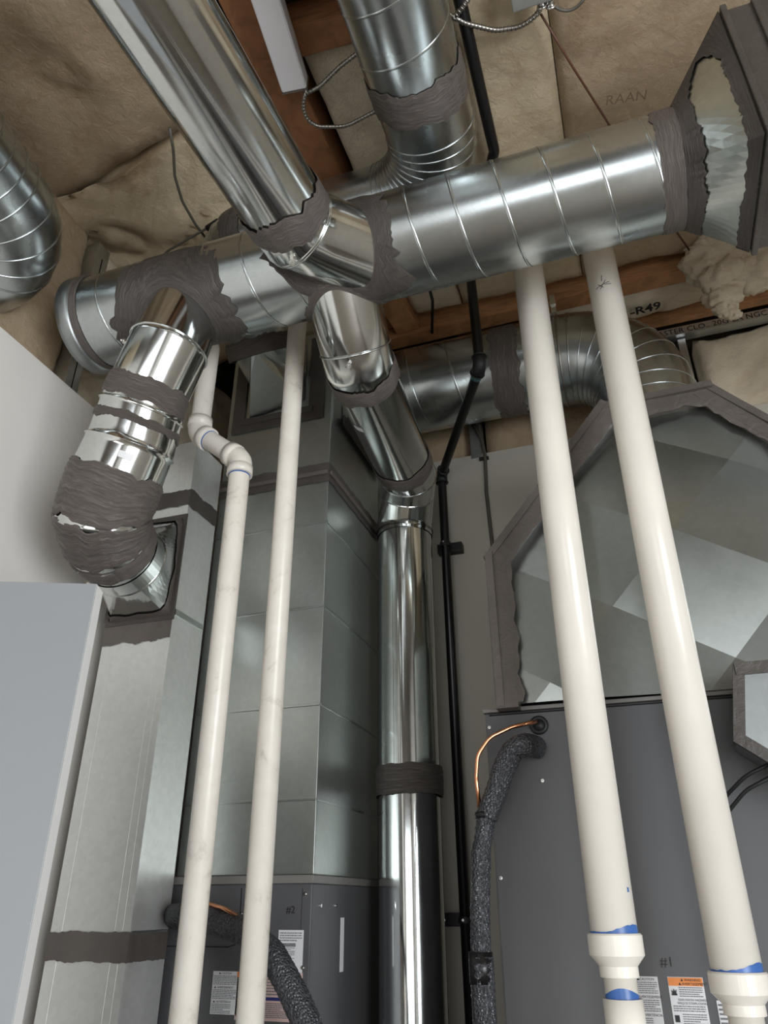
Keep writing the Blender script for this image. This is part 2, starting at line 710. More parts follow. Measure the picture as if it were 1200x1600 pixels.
gq.add(*boxg(LX - 0.3, -0.95, FY - 0.12, FY, 0, 3.95))
gq.add(*boxg(1.75, RX + 0.12, FY - 0.12, FY, 0, 3.95))
gq.add(*boxg(-0.95, 1.75, FY - 0.12, FY, 2.3, 3.95))
o = gq.mk('wall_front', M['frontwall']); o['kind'] = 'structure'
gq = G()
for y in (-2.35, -1.65, -0.9, -0.20):
    gq.add(*boxg(RX - 0.01, RX + 0.05, y, y + 0.05, 0.05, 2.25))
for z in (0.05, 2.20):
    gq.add(*boxg(RX - 0.01, RX + 0.05, -2.35, -0.15, z, z + 0.05))
o = gq.mk('window_1', M['whiteplastic']); o['kind'] = 'structure'

# open door: hinged on the left wall, swung into the room
he, hh = Vector((-1.59, 0.862, 0)), Vector((-0.98, 1.12, 0))
dd = (hh - he).normalized()
dn = Vector((-dd.y, dd.x, 0))
gq = G()
vs = [he, hh, hh + dn * 0.046, he + dn * 0.046]
vv = [v + Vector((0, 0, z)) for z in (0.012, 2.07) for v in vs]
bm = bmesh.new()
bv = [bm.verts.new(v) for v in vv]
for f in ((3, 2, 1, 0), (4, 5, 6, 7), (0, 1, 5, 4), (1, 2, 6, 5), (2, 3, 7, 6), (3, 0, 4, 7)):
    bm.faces.new([bv[i] for i in f])
bmesh.ops.bevel(bm, geom=list(bm.edges), offset=0.0015, segments=2, affect='EDGES')
me = bpy.data.meshes.new('door_1')
bm.to_mesh(me); bm.free()
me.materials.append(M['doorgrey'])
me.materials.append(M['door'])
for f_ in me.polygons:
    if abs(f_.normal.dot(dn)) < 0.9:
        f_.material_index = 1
door = bpy.data.objects.new('door_1', me)
col.objects.link(door)
door['kind'] = 'structure'
gq = G()
for z in (0.25, 1.05, 1.85):
    gq.add(*tubeg([he + Vector((0.004, -0.006, z)), he + Vector((0.004, -0.006, z + 0.09))], 0.007, 10))
gq.mk('hinge', M['bolt'], door)


# ------------------------------------------------------------------ ceiling insulation and framing
def batt(name, x0, x1, y0, y1, z, mat, label, group=None, amp=0.03, seed=0, thick=0.15, edge=None, step=0.03, cat='insulation'):
    """blanket lying above the room: bumpy underside, bulged between its edges"""
    nx, ny = max(4, int((x1 - x0) / step)), max(4, int((y1 - y0) / step))
    vs, fs = [], []
    for j in range(ny + 1):
        for i in range(nx + 1):
            u, v = i / nx, j / ny
            x, y = x0 + (x1 - x0) * u, y0 + (y1 - y0) * v
            if edge:
                x, y = edge(u, v, x, y)
            eu, ev = min(u * (x1 - x0), (1 - u) * (x1 - x0)), min(v * (y1 - y0), (1 - v) * (y1 - y0))
            e = min(eu, ev)
            up_ = 0.022 * math.exp(-(e / 0.022) ** 1.2)
            h = amp * (mnoise.noise(Vector((x * 2.2, y * 2.2, seed))) - 0.7 * math.exp(-abs(mnoise.noise(Vector((x * 3.1, y * 3.1, seed + 8)))) * 14) * -1.0 + 0.5 * mnoise.noise(Vector((x * 6, y * 6, seed + 3))) + 0.16 * mnoise.noise(Vector((x * 22, y * 22, seed + 3))))
            vs.append((x, y, z + up_ + h + amp * 0.6))
    for j in range(ny):
        for i in range(nx):
            a = j * (nx + 1) + i
            fs.append((a, a + nx + 1, a + nx + 2, a + 1))
    n0 = len(vs)
    rim = [i for i in range(nx + 1)] + [j * (nx + 1) + nx for j in range(1, ny + 1)] + [ny * (nx + 1) + i for i in range(nx - 1, -1, -1)] + [j * (nx + 1) for j in range(ny - 1, 0, -1)]
    for r_ in rim:
        vs.append((vs[r_][0], vs[r_][1], z + thick))
    k = len(rim)
    for i in range(k):
        fs.append((rim[i], rim[(i + 1) % k], n0 + (i + 1) % k, n0 + i))
    fs.append(tuple(n0 + i for i in range(k - 1, -1, -1)))
    o = mk(name, vs, fs, mat, None, True)
    recentre(o)
    return tag(o, label, cat, group)


cb = 'glass wool batts between the roof framing'
batt('insulation_batt', -1.84, -0.83, -0.35, 1.17, CZI, BATT[0], 'brown-tan ceiling insulation batt above the left spiral elbow, nearest the camera', cb, 0.035, 1,
     edge=lambda u, v, x, y: (x, y + (0.30 * (u - 1) * -1 if v > 0.98 else 0) * 0 + (0.22 * (1 - u)) * max(0, v - 0.9) * 10 * 1.0))
batt('insulation_batt', -1.84, -0.83, 1.19, 2.30, CZI - 0.012, BATT[1], 'pale rumpled ceiling insulation batt over the capped end of the trunk duct', cb, 0.05, 2,
     edge=lambda u, v, x, y: (x, y + (0.22 * (1 - u)) * max(0, 0.1 - v) * 10 * 1.0))
batt('insulation_batt', -0.62, -0.42, 1.12, 2.27, CZI, BATT[2], 'narrow pale insulation batt between the strip light and the central spiral elbow', cb, 0.012, 3, step=0.02)
batt('insulation_batt', -0.41, 0.066, -0.35, 2.27, CZI, BATT[1], 'flat tan ceiling insulation batt behind the black pipe and the conduit box', cb, 0.014, 4)
batt('insulation_batt', 0.069, 0.643, -0.35, 2.27, CZI - 0.004, BATT[0], 'tan ceiling insulation batt with faint lettering beside the square duct transition', cb, 0.016, 5)
batt('insulation_batt', -0.62, -0.42, -0.35, 0.98, CZI, BATT[1], 'insulation batt in the bay at the top edge beside the strip light', cb, 0.04, 6)
bR = batt('insulation_batt', 0.647, 2.4, -0.35, 2.27, CZI - 0.01, BATT[2], 'cream ceiling insulation batt above the square duct transition at the right edge', cb, 0.04, 7)
r49 = batt('insulation_batt', -0.1, 2.4, 2.392, 2.558, CZI - 0.022, BATT[2], 'pale insulation strip printed R49 between the two back wooden beams', cb, 0.022, 8, step=0.02)


def batt_text(par, s, px0, px1, z, size, mat, nm='printed_lettering'):
    a = pZ(px0[0], px0[1], z)
    b = pZ(px1[0], px1[1], z)
    return text(nm, s, a, b - a, Vector((0, 1, 0)) * 1.0 if True else None, size, mat, par, bold=0.001)


def fix_parent(o, par):
    o.parent = par
    o.matrix_parent_inverse = par.matrix_basis.inverted()
    return o


def ptext(s, loc, xd, yd, size, mat, par, nm='printed_lettering', bold=0.0, label=None):
    o = text(nm, s, loc, xd, yd, size, mat, par, label=label, bold=bold)
    fix_parent(o, par)
    return o


a, b = pZ(985, 494, CZI - 0.044), pZ(1040, 480, CZI - 0.044)
ptext('-R49', a, (b - a), (0, -1, 0), 0.062, M['ink'], r49, bold=0.0015)

a, b = pZ(945, 165, CZI - 0.012), pZ(992, 158, CZI - 0.012)
ptext('RAAN', a, (b - a), (0, -1, 0), 0.045, M['fadedink'], [o for o in col.objects if o.get('label', '').startswith('tan ceiling insulation batt with faint')][0])

# wood framing
jg = 'wooden roof framing members'


def beam(name, a, b, w, h, mat, label, group=jg):
    """plank centred on the line a-b, w wide, h tall (a and b at the underside)"""
    a, b = Vector(a), Vector(b)
    d = (b - a).normalized()
    s = Vector((-d.y, d.x, 0)) * (w / 2)
    vs, fs = obbg(a + Vector((0, 0, h / 2)), b + Vector((0, 0, h / 2)), s, Vector((0, 0, h / 2)))
    o = mk(name, vs, fs, mat)
    bmm = bmesh.new(); bmm.from_mesh(o.data)
    bmesh.ops.bevel(bmm, geom=list(bmm.edges), offset=0.003, segments=2, affect='EDGES')
    bmm.to_mesh(o.data); bmm.free()
    recentre(o)
    return tag(o, label, 'beam', group)


beam('ceiling_joist', (-0.74, -1.6, CZI - 0.0), (-0.70, 2.28, CZI - 0.0), 0.115, 0.13, M['wooddark'], 'reddish wooden joist running beside the white strip light')
beam('ceiling_joist', (-0.64, 1.075, CZI - 0.01), (-0.3, 1.10, CZI - 0.01), 0.085, 0.13, M['wooddark'], 'short wooden blocking with a black mark left of the vertical spiral duct')
beam('ceiling_joist', (-0.92, 2.345, CZI - 0.03), (2.4, 2.31, CZI - 0.03), 0.075, 0.17, M['wood'], 'long wooden beam crossing above the horizontal return duct')
beam('ceiling_joist', (-0.5, 2.585, CZI - 0.03), (2.4, 2.583, CZI - 0.03), 0.038, 0.17, M['wood'], 'rear wooden beam under the printed steel track')
beam('ceiling_joist', (-0.70, 1.9, CZI - 0.02), (-0.66, 2.30, CZI - 0.02), 0.10, 0.16, M['wood'], 'short wooden joist stub beside the hanging cable above the round branch')
beam('ceiling_joist', (-0.86, 1.9, CZI), (-0.83, 2.30, CZI), 0.04, 0.16, M['wooddark'], 'thin dark wooden joist stub left of the wider stub')
# dark knot mark on the blocking is part of that wood; steel track with lettering along the back wall
tr = box('steel_track', -0.2, 2.4, WY - 0.045, WY + 0.0, CZI - 0.085, CZI - 0.045, M['stud'])
recentre(tr)
tag(tr, 'printed galvanised steel track along the top of the back wall', 'track')
a = Vector((0.30, WY - 0.0465, CZI - 0.078))
ptext('MASTER CLO.. 20G EA NGC', a, (1, 0, 0), (0, 0, 1), 0.036, M['ink'], tr)
a = Vector((0.92, WY - 0.0465, CZI - 0.078))
ptext('20G EA NGC', a, (1, 0, 0), (0, 0, 1), 0.036, M['ink'], tr)


def wall_batt(axis, at_, u0, u1, z0, z1, mat, label, group, seed, amp=0.025, step=0.025):
    """vertical batt seen through the framing; axis 'Y': faces -Y at y=at_, 'X': faces +X at x=at_"""
    nu, nz = max(4, int((u1 - u0) / step)), max(4, int((z1 - z0) / step))
    vs, fs = [], []
    for j in range(nz + 1):
        for i in range(nu + 1):
            u, z = u0 + (u1 - u0) * i / nu, z0 + (z1 - z0) * j / nz
            e = min(u - u0, u1 - u, z - z0, z1 - z)
            dpt = 0.03 * math.exp(-(e / 0.02)) + amp * (mnoise.noise(Vector((u * 3.5, z * 3.5, seed))) + 0.5 * mnoise.noise(Vector((u * 9, z * 9, seed))) + 0.2 * mnoise.noise(Vector((u * 30, z * 30, seed))))
            vs.append((u, at_ + dpt, z) if axis == 'Y' else (at_ - dpt, u, z))
    for j in range(nz):
        for i in range(nu):
            a_ = j * (nu + 1) + i
            fs.append((a_, a_ + 1, a_ + nu + 2, a_ + nu + 1))
    n0 = len(vs)
    rim = [i for i in range(nu + 1)] + [j * (nu + 1) + nu for j in range(1, nz + 1)] + [nz * (nu + 1) + i for i in range(nu - 1, -1, -1)] + [j * (nu + 1) for j in range(nz - 1, 0, -1)]
    for r_ in rim:
        v = vs[r_]
        vs.append((v[0], at_ + 0.12, v[2]) if axis == 'Y' else (at_ - 0.12, v[1], v[2]))
    k = len(rim)
    for i in range(k):
        fs.append((rim[i], n0 + i, n0 + (i + 1) % k, rim[(i + 1) % k]))
    fs.append(tuple(n0 + i for i in range(k)))
    o = mk('wall_insulation_batt', vs, fs, mat, None, True)
    recentre(o)
    return tag(o, label, 'insulation', group)


wb = 'insulation batts in the framed walls above the drywall'
wall_batt('Y', WY + 0.03, -1.8, -0.50, DT - 0.1, CZI, BATT[0], 'shaded brown insulation above the back drywall behind the round branch duct', wb, 11, 0.006)
wall_batt('Y', WY + 0.03, -0.435, 0.10, DT - 0.1, CZI, BATT[0], 'shaded tan insulation above the back drywall right of the steel stud', wb, 12, 0.006)
wall_batt('Y', WY - 0.02, 0.46, 2.4, DT - 0.0, CZI - 0.09, BATT[2], 'large fluffy cream insulation batt on the back wall right of the spiral elbow', wb, 13, 0.04)
wall_batt('X', LX - 0.03, 0.2, 0.94, LT - 0.1, 3.7, BATT[1], 'ragged insulation behind the left spiral elbow above the white drywall', wb, 14, 0.03)
wall_batt('X', LX - 0.03, 1.13, 1.50, LT - 0.1, 3.7, BATT[0], 'brown insulation batt between the two left wall studs', wb, 15, 0.03)
wall_batt('X', LX - 0.03, 1.57, 2.6, LT - 0.1, 3.7, BATT[2], 'white-faced insulation beside the pale stud under the trunk cap', wb, 16, 0.03)
sg = 'steel studs above the drywall'


def stud(x0, x1, y0, y1, z0, z1, label, bev=0.002):
    o = box('metal_stud', x0, x1, y0, y1, z0, z1, M['stud'], None, bev)
    recentre(o)
    return tag(o, label, 'stud', sg)


stud(-0.495, -0.45, WY - 0.002, WY + 0.1, DT - 0.02, CZI, 'pale steel stud above the back drywall beside the grey cable')
stud(0.40, 0.43, WY - 0.02, WY + 0.1, DT - 0.02, CZI - 0.09, 'steel stud at the left edge of the large fluffy insulation batt')
stud(LX - 0.1, LX - 0.004, 1.082, 1.122, LT - 0.02, 3.66, 'grey steel stud above the left drywall under the left spiral elbow')
s_ = stud(LX - 0.1, LX - 0.002, 1.505, 1.565, LT - 0.02, 3.66, 'white steel stud above the left drywall under the trunk cap')
gl = box('seam_line', LX - 0.003, LX - 0.001, 1.533, 1.537, LT - 0.02, 3.6, M['slots'])
gl.name = 'joint'
fix_parent(gl, s_)

# slotted track between the left ceiling batts and the wall
a, b = pZ(80, 368, 3.60), pZ(185, 470, 3.60)
d = (b - a).normalized()
sd = Vector((-d.y, d.x, 0))
st = thing('slotted_track', 'slotted steel track between the left ceiling batt and the wall framing', 'track')
st.location = a
o = mk('track_web', *obbg(a - d * 0.5, b + d * 0.25, sd * 0.018, Vector((0, 0, 0.002))), M['stud']); fix_parent(o, st)
o = mk('track_flange', *obbg(a - d * 0.5 + sd * 0.018 + Vector((0, 0, 0.02)), b + d * 0.25 + sd * 0.018 + Vector((0, 0, 0.02)), sd * 0.001, Vector((0, 0, 0.02))), M['stud']); fix_parent(o, st)
for i in range(12):
    c = a - d * 0.02 + d * (i * 0.038)
    o = mk('slot', *obbg(c - sd * 0.014 - Vector((0, 0, 0.0025)), c + sd * 0.014 + d * 0.004 - Vector((0, 0, 0.0025)), d * 0.004, Vector((0, 0, 0.0006))), M['slots'])
    fix_parent(o, st)


# hanging torn insulation at the right
def torn():
    gg = G()
    rnd = random.Random(5)

    def lump(c, sx, sy, sz, seed):
        bm = bmesh.new()
        bmesh.ops.create_icosphere(bm, subdivisions=4, radius=1)
        for v in bm.verts:
            p = v.co.copy()
            k = 1 + 0.35 * mnoise.noise(p * 1.8 + Vector((seed, 0, 0))) + 0.2 * mnoise.noise(p * 5 + Vector((seed, 3, 0)))
            v.co = Vector((c[0] + p.x * sx * k, c[1] + p.y * sy * k, c[2] + p.z * sz * k))
        bm.verts.index_update()
        gg.add([v.co.copy() for v in bm.verts], [tuple(v.index for v in f.verts) for f in bm.faces])
        bm.free()

    for i, (px, py, s) in enumerate([(1140, 395, .10), (1128, 430, .085), (1160, 420, .10), (1190, 415, .10), (1130, 462, .055), (1138, 488, .03), (1132, 480, .035), (1150, 492, .018), (1112, 410, .09), (1120, 385, .09)]):
        c = pY(px, py, 2.24)
        lump(c, s * 1.12, s * 0.7, s * 1.0, i * 3.3)
    return gg


o = torn().mk('torn_insulation', BATT[2], None, True)
recentre(o)
tag(o, 'torn clump of cream insulation hanging below the right end of the beams', 'insulation')


# ================================================================== DUCTS
def spiral(parent, P, R, pitch, mat=None, phase=0.0, caps=False, extra=None, n=56, step=None):
    gg = G()
    rings = None
    gg.add(*tubeg(P, R, n, caps, rings))
    gg.add(*helixg(P, R, pitch, 0.0032, phase))
    o = gg.mk('duct_body', mat or M['spiral'], parent, True)
    if caps:
        flat_caps(o)
    return o


# --- trunk
tk = thing('trunk_duct', 'large horizontal galvanised spiral trunk duct crossing the picture with a capped left end', 'duct')
PT = Path([(-1.43, TY, TZ), (-0.9, TY, TZ), (-0.3, TY, TZ), (0.31, TY, TZ)])
spiral(tk, PT, TR, 0.118, phase=1.1)
gg = G()
PC = Path([(-1.505, TY, TZ), (-1.46, TY, TZ)])
gg.add(*tubeg(Path([(-1.438, TY, TZ), (-1.435, TY, TZ), (-1.400, TY, TZ), (-1.392, TY, TZ)]), lambda d: TR + (0.0 if d < 0.001 else 0.008 if d < 0.04 else 0.002), 56, True))
o = gg.mk('end_cap', M['cap'], tk, True); flat_caps(o)
band('sealant_band', PT, 0.035, 0.062, TR + 0.001, M['mastic'], tk, amp=0.002, seed=4)
band('sealant_band', PT, PT.len - 0.060, PT.len + 0.0, TR + 0.001, M['mastic'], tk, amp=0.006, seed=8)

# --- square transition and box on the trunk's right end
tb = thing('square_transition_duct', 'square-to-round duct transition smeared with dark sealant at the right edge', 'duct')
X0, X1 = 0.305, 0.435
BY0, BY1, BZ0, BZ1 = 1.175, 1.50, 2.895, 3.335
n = 64
vs, fs = [], []
KS = 7
for k in range(KS):
    f = k / (KS - 1)
    for j in range(n):
        th = 2 * PI * j / n
        c, s = math.cos(th), math.sin(th)
        ry, rz = TY + TR * c, TZ + TR * s
        m_ = max(abs(c), abs(s))
        sy, sz = c / m_, s / m_
        qy = (BY0 + BY1) / 2 + sy * (BY1 - BY0) / 2
        qz = (BZ0 + BZ1) / 2 + sz * (BZ1 - BZ0) / 2
        vs.append((X0 + (X1 - X0) * f, ry * (1 - f) + qy * f, rz * (1 - f) + qz * f))
for k in range(KS - 1):
    for j in range(n):
        q = (j + 1) % n
        fs.append((k * n + j, k * n + q, (k + 1) * n + q, (k + 1) * n + j))
o = mk('transition_shell', vs, fs, M['sheet'], tb, False)


# sealant over the shell: ragged patches lifted off the shell surface
def shellpt(th, f, lift):
    c, s = math.cos(th), math.sin(th)
    m_ = max(abs(c), abs(s))
    qy = (BY0 + BY1) / 2 + c / m_ * (BY1 - BY0) / 2
    qz = (BZ0 + BZ1) / 2 + s / m_ * (BZ1 - BZ0) / 2
    x = X0 + (X1 - X0) * f
    y, z = (TY + TR * c) * (1 - f) + qy * f, (TZ + TR * s) * (1 - f) + qz * f
    v = Vector((0, y - TY, z - TZ)).normalized()
    return Vector((x - lift * 0.7, y + v.y * lift, z + v.z * lift))


def shell_band(f0, f1, amp, seed, nn=256, k=8, lift=0.004, grow=None):
    vs, fs = [], []
    for i in range(k):
        t = i / (k - 1)
        for j in range(nn):
            th = 2 * PI * j / nn
            e = (mnoise.noise(Vector((math.cos(th) * 3, math.sin(th) * 3, seed))) + 0.7 * mnoise.noise(Vector((math.cos(th) * 14, math.sin(th) * 14, seed)))) * amp
            a0 = f0 if f0 <= 0.02 else f0 + e
            a1 = f1 if f1 >= 0.98 else f1 + e
            if grow:
                a0, a1 = grow(th, a0, a1)
            vs.append(shellpt(th, a0 + (a1 - a0) * t, lift))
    for i in range(k - 1):
        for j in range(nn):
            q = (j + 1) % nn
            fs.append((i * nn + j, i * nn + q, (i + 1) * nn + q, (i + 1) * nn + j))
    return vs, fs


def g1(th, a0, a1):
    # upper front quarter is covered further out
    d_ = abs(((th - 2.2) + PI) % (2 * PI) - PI)
    return a0, min(0.98, a1 + 0.45 * math.exp(-(d_ / 0.30) ** 2))


def g2(th, a0, a1):
    d_ = abs(((th - 2.25) + PI) % (2 * PI) - PI)
    return max(0.35, a0 - 0.42 * math.exp(-(d_ / 0.33) ** 2)), a1


gridmk('sealant_smear', *shell_band(0.0, 0.26, 0.07, 2, grow=g1), 256, 8, M['mastic_dark'], tb)
gridmk('sealant_smear', *shell_band(0.80, 1.0, 0.06, 6, grow=g2), 256, 8, M['mastic_dark'], tb)
gg = G()
gg.add(*boxg(X1, 1.3, BY0, BY1, BZ0, BZ1, 0.003))
gg.mk('duct_body', M['mastic_dark'], tb)
# flange ribs round the box
for xx, ww, ht in ((X1 + 0.008, 0.014, 0.010), (X1 + 0.075, 0.016, 0.008)):
    gg = G()
    gg.add(*boxg(xx - ww / 2, xx + ww / 2, BY0 - ht, BY1 + ht, BZ0 - ht, BZ0 + 0.01, 0.003))
    gg.add(*boxg(xx - ww / 2, xx + ww / 2, BY0 - ht, BY1 + ht, BZ1 - 0.01, BZ1 + ht, 0.003))
    gg.add(*boxg(xx - ww / 2, xx + ww / 2, BY0 - ht, BY0 + 0.01, BZ0 + 0.011, BZ1 - 0.011, 0.003))
    gg.add(*boxg(xx - ww / 2, xx + ww / 2, BY1 - 0.01, BY1 + ht, BZ0 + 0.011, BZ1 - 0.011, 0.003))
    gg.mk('flange', M['mastic_dark'], tb)
for z_ in (2.93, 2.99, 3.05):
    gg = G()
    gg.add(*tubeg([(X1 - 0.02, BY0 + 0.02, z_), (X1 - 0.026, BY0 + 0.016, z_)], 0.003, 8))
    gg.mk('rivet', M['bolt'], tb)

# --- big smooth duct from the upper left
bd = thing('round_branch_duct', 'bright smooth round duct coming down from the upper left into the trunk', 'duct')
bb0, bb1 = pZ(218, -10, 3.04), pZ(407, 291, 3.04)
bdir = (bb1 - bb0).normalized()
RB = 0.104
b_in = pZ(458, 348, 3.035)
tap = Vector((-0.49, TY, 3.07))
PB = Path([bb0 - bdir * 1.7, b_in])
gg = G()
gg.add(*tubeg(PB, RB, 64, False))
# long lock seam along the underside
for th in (3.9,):
    vs = []
    for d_ in (0.0, PB.len):
        p, t, a_, b_ = PB.at(d_)
        for q in (-0.02, 0.02):
            nr = a_ * math.cos(th + q) + b_ * math.sin(th + q)
            vs.append(p + nr * (RB + 0.0012))
    gg.add(vs, [(0, 1, 3, 2)])
gg.mk('duct_body', M['smooth'], bd, True)
PB2 = Path(fillet([b_in - bdir * 0.05, b_in + bdir * 0.035, b_in.lerp(tap, 0.42), tap + (tap - b_in) * 0.02], 0.08, 4))
PB2 = Path([b_in - bdir * 0.045, b_in + bdir * 0.012, b_in.lerp(tap, 0.30) + bdir * 0.012, tap])
gg = G()
gg.add(*tubeg(PB2, RB + 0.004, 64, False))
for d_ in (PB2.L[1] + 0.012, PB2.L[1] + 0.019):
    gg.add(*ringg(PB2, d_, RB + 0.004, 0.0028, 64))
gg.mk('collar', M['smooth'], bd, True)
band('sealant_band', PB, PB.len - 0.085, PB.len - 0.008, RB + 0.004, M['mastic'], bd, amp=0.014, seed=3)
bolt_at(PB2, PB2.L[1] - 0.002, RB + 0.004, (-0.15, -0.3, -1), bd, 0.007)
gridmk('sealant_saddle', *saddleg(tap, (b_in - tap), RB + 0.0, RB + 0.045, 0.02, 5), 110, 9, M['mastic_dark'], bd)

# --- left adjustable elbow down to the narrow rectangular duct
eb = thing('elbow_duct', 'segmented round elbow smeared with brown-grey sealant leading from trunk to the narrow left duct', 'duct')
RC = 0.108
c0 = Vector((-1.075, 1.375, 3.06))
c1 = pY(262, 548, 1.325)
c2 = pY(228, 620, 1.355)
c3 = pY(207, 690, 1.385)
c4 = pY(178, 755, 1.40)
c5 = pY(160, 805, 1.43)
c6 = pY(170, 845, 1.50)
c7 = pY(190, 866, 1.575)
PE_ = Path([c0, c1, c2, c3, c4, c5, c6, c7])
gg = G()
rr_ = {0: RC - 0.002, 1: RC - 0.001, 2: RC + 0.001, 3: RC + 0.008, 4: RC + 0.012, 5: RC + 0.012, 6: RC + 0.006, 7: RC}


def rC(d):
    for i in range(7):
        if PE_.L[i] <= d <= PE_.L[i + 1] + 1e-6:
            f = (d - PE_.L[i]) / (PE_.L[i + 1] - PE_.L[i])
            return rr_[i] * (1 - f) + rr_[i + 1] * f
    return RC


gores = [PE_.L[2] + 0.045, PE_.L[3] + 0.02, PE_.L[4] - 0.0, PE_.L[4] + 0.028, PE_.L[5] + 0.0, PE_.L[5] + 0.028, PE_.L[6] + 0.012]
# gored body: each joint steps out a little
ringsd = sorted(set([0.0] + PE_.L + [x for g_ in gores for x in (g_ - 0.004, g_, g_ + 0.004)] + [PE_.len * i / 60 for i in range(61)]))


def rC2(d):
    r_ = rC(d)
    for g_ in gores:
        if abs(d - g_) < 0.0025:
            r_ += 0.006
    return r_


gg.add(*tubeg(PE_, rC2, 64, False, ringsd))
gg.add(*ringg(PE_, PE_.near(c1) - 0.01, RC, 0.003, 64))
gg.mk('duct_body', M['smooth'], eb, True)


def bandr(name, P, s0, s1, rf, mat, parent, amp=0.01, seed=0, th=0.004, k=9):
    vs, fs = bandg(P, s0, s1, 1.0, 0.0, amp, seed, 96, k)
    out = []
    # recompute with the local radius
    n_ = 96
    vs2 = []
    for i in range(k):
        f = i / (k - 1)
        for j in range(n_):
            a_ = 2 * PI * j / n_
            e0 = (mnoise.noise(Vector((math.cos(a_) * 2.5, math.sin(a_) * 2.5, seed))) * 1.6 + 0.7 * mnoise.noise(Vector((math.cos(a_) * 11, math.sin(a_) * 11, seed + 5)))) * amp
            e1 = (mnoise.noise(Vector((math.cos(a_) * 2.5, math.sin(a_) * 2.5, seed + 9))) * 1.6 + 0.7 * mnoise.noise(Vector((math.cos(a_) * 11, math.sin(a_) * 11, seed + 3)))) * amp
            d = (s0 + e0) * (1 - f) + (s1 + e1) * f
            p, t, a, b = P.at(d)
            rr = rf(d) + (0.0006 if i in (0, k - 1) else th) + 0.001 * mnoise.noise(Vector((j * 0.3, i * 1.3, seed)))
            vs2.append(p + a * (rr * math.cos(a_)) + b * (rr * math.sin(a_)))
    return gridmk(name, vs2, fs, 96, k, mat, parent)


s2 = PE_.L[2]


def rC3(d):
    g3 = [PE_.L[4] - 0.022 + 0.026 * i for i in range(9)]
    return rC(d) + max(0.0045 * math.exp(-((d - q_) / 0.003) ** 2) for q_ in g3) + 0.003 * abs(math.sin((d - g3[0]) / 0.026 * PI))


bandr('sealant_band', PE_, s2 - 0.030, s2 + 0.030, rC, M['mastic'], eb, 0.006, 2)
bandr('sealant_band', PE_, s2 + 0.075, s2 + 0.098, rC, M['mastic'], eb, 0.007, 12)
bandr('sealant_band', PE_, PE_.L[4] - 0.030, PE_.L[5] - 0.008, rC3, M['mastic'], eb, 0.008, 22, 0.004, 36)
bandr('sealant_band', PE_, PE_.L[5] - 0.002, PE_.L[6] - 0.004, rC3, M['mastic'], eb, 0.008, 32, 0.004, 30)
bandr('sealant_band', PE_, PE_.L[6] + 0.004, PE_.L[6] + 0.055, rC, M['mastic'], eb, 0.007, 42, 0.006)
bolt_at(PE_, PE_.near(c1) + 0.018, RC, (-0.9, -0.6, -0.1), eb)
gridmk('sealant_saddle', *saddleg(c0, (c1 - c0), RC - 0.002, RC + 0.085, 0.03, 15), 110, 9, M['mastic_dark'], eb)
# boot: round collar to rectangle on the front face of the narrow duct
bt = Vector((-1.392, 1.8, 2.43))
LXa, LXb = -1.512, -1.272
bx0, bx1, bz0, bz1 = LXa + 0.015, LXb - 0.010, 2.275, 2.60
cc = PE_.at(PE_.len)
ax = cc[1]
n = 64
vs, fs = [], []
colr = []
for j in range(n):
    th = 2 * PI * j / n
    colr.append((c7 + (cc[2] * math.cos(th) + cc[3] * math.sin(th)) * (RC + 0.002)))
# rectangle targets by direction
end_c = Vector(((bx0 + bx1) / 2, 1.797, (bz0 + bz1) / 2))
start = Path([c7 - ax * 0.01, c7 + ax * 0.045])
gg = G()
gg.add(*tubeg(start, RC + 0.003, 64, False))
gg.add(*ringg(start, start.len, RC + 0.003, 0.0025, 64))
rowA = [c7 + ax * 0.045 + (cc[2] * math.cos(2 * PI * j / n) + cc[3] * math.sin(2 * PI * j / n)) * (RC + 0.002) for j in range(n)]
rowB = []
cA = c7 + ax * 0.045
for v in rowA:
    dx, dz = (v - cA).x, (v - cA).z
    L_ = max(abs(dx) / ((bx1 - bx0) / 2), abs(dz) / ((bz1 - bz0) / 2), 1e-6)
    rowB.append(Vector((end_c.x + dx / L_, end_c.y, end_c.z + dz / L_)))
vs, fs = [], []
for k in range(6):
    f = k / 5
    vs += [a_.lerp(b_, f) for a_, b_ in zip(rowA, rowB)]
for k in range(5):
    for j in range(n):
        q = (j + 1) % n
        fs.append((k * n + j, k * n + q, (k + 1) * n + q, (k + 1) * n + j))
gg.add(vs, fs)
o = gg.mk('boot', M['smooth'], eb, False)
bolt_at(start, 0.006, RC + 0.003, (-0.6, -0.4, -0.8), eb)
# smeared sealant along the boot's foot
vs = []
fs = []
kk = 5
for k in range(kk):
    f = 0.80 + 0.2 * k / (kk - 1)
    for j in range(n):
        f2 = f if k else 0.80 + 0.09 * mnoise.noise(Vector((j * 0.31, 4.2, 0)))
        p = rowA[j].lerp(rowB[j], f2)
        nrm = (rowB[j] - end_c).normalized()
        vs.append(p + nrm * 0.004 + Vector((0, -0.003, 0)))
for k in range(kk - 1):
    for j in range(n):
        q = (j + 1) % n
        fs.append((k * n + j, k * n + q, (k + 1) * n + q, (k + 1) * n + j))
mk('sealant_smear', vs, fs, M['mastic'], eb, True)

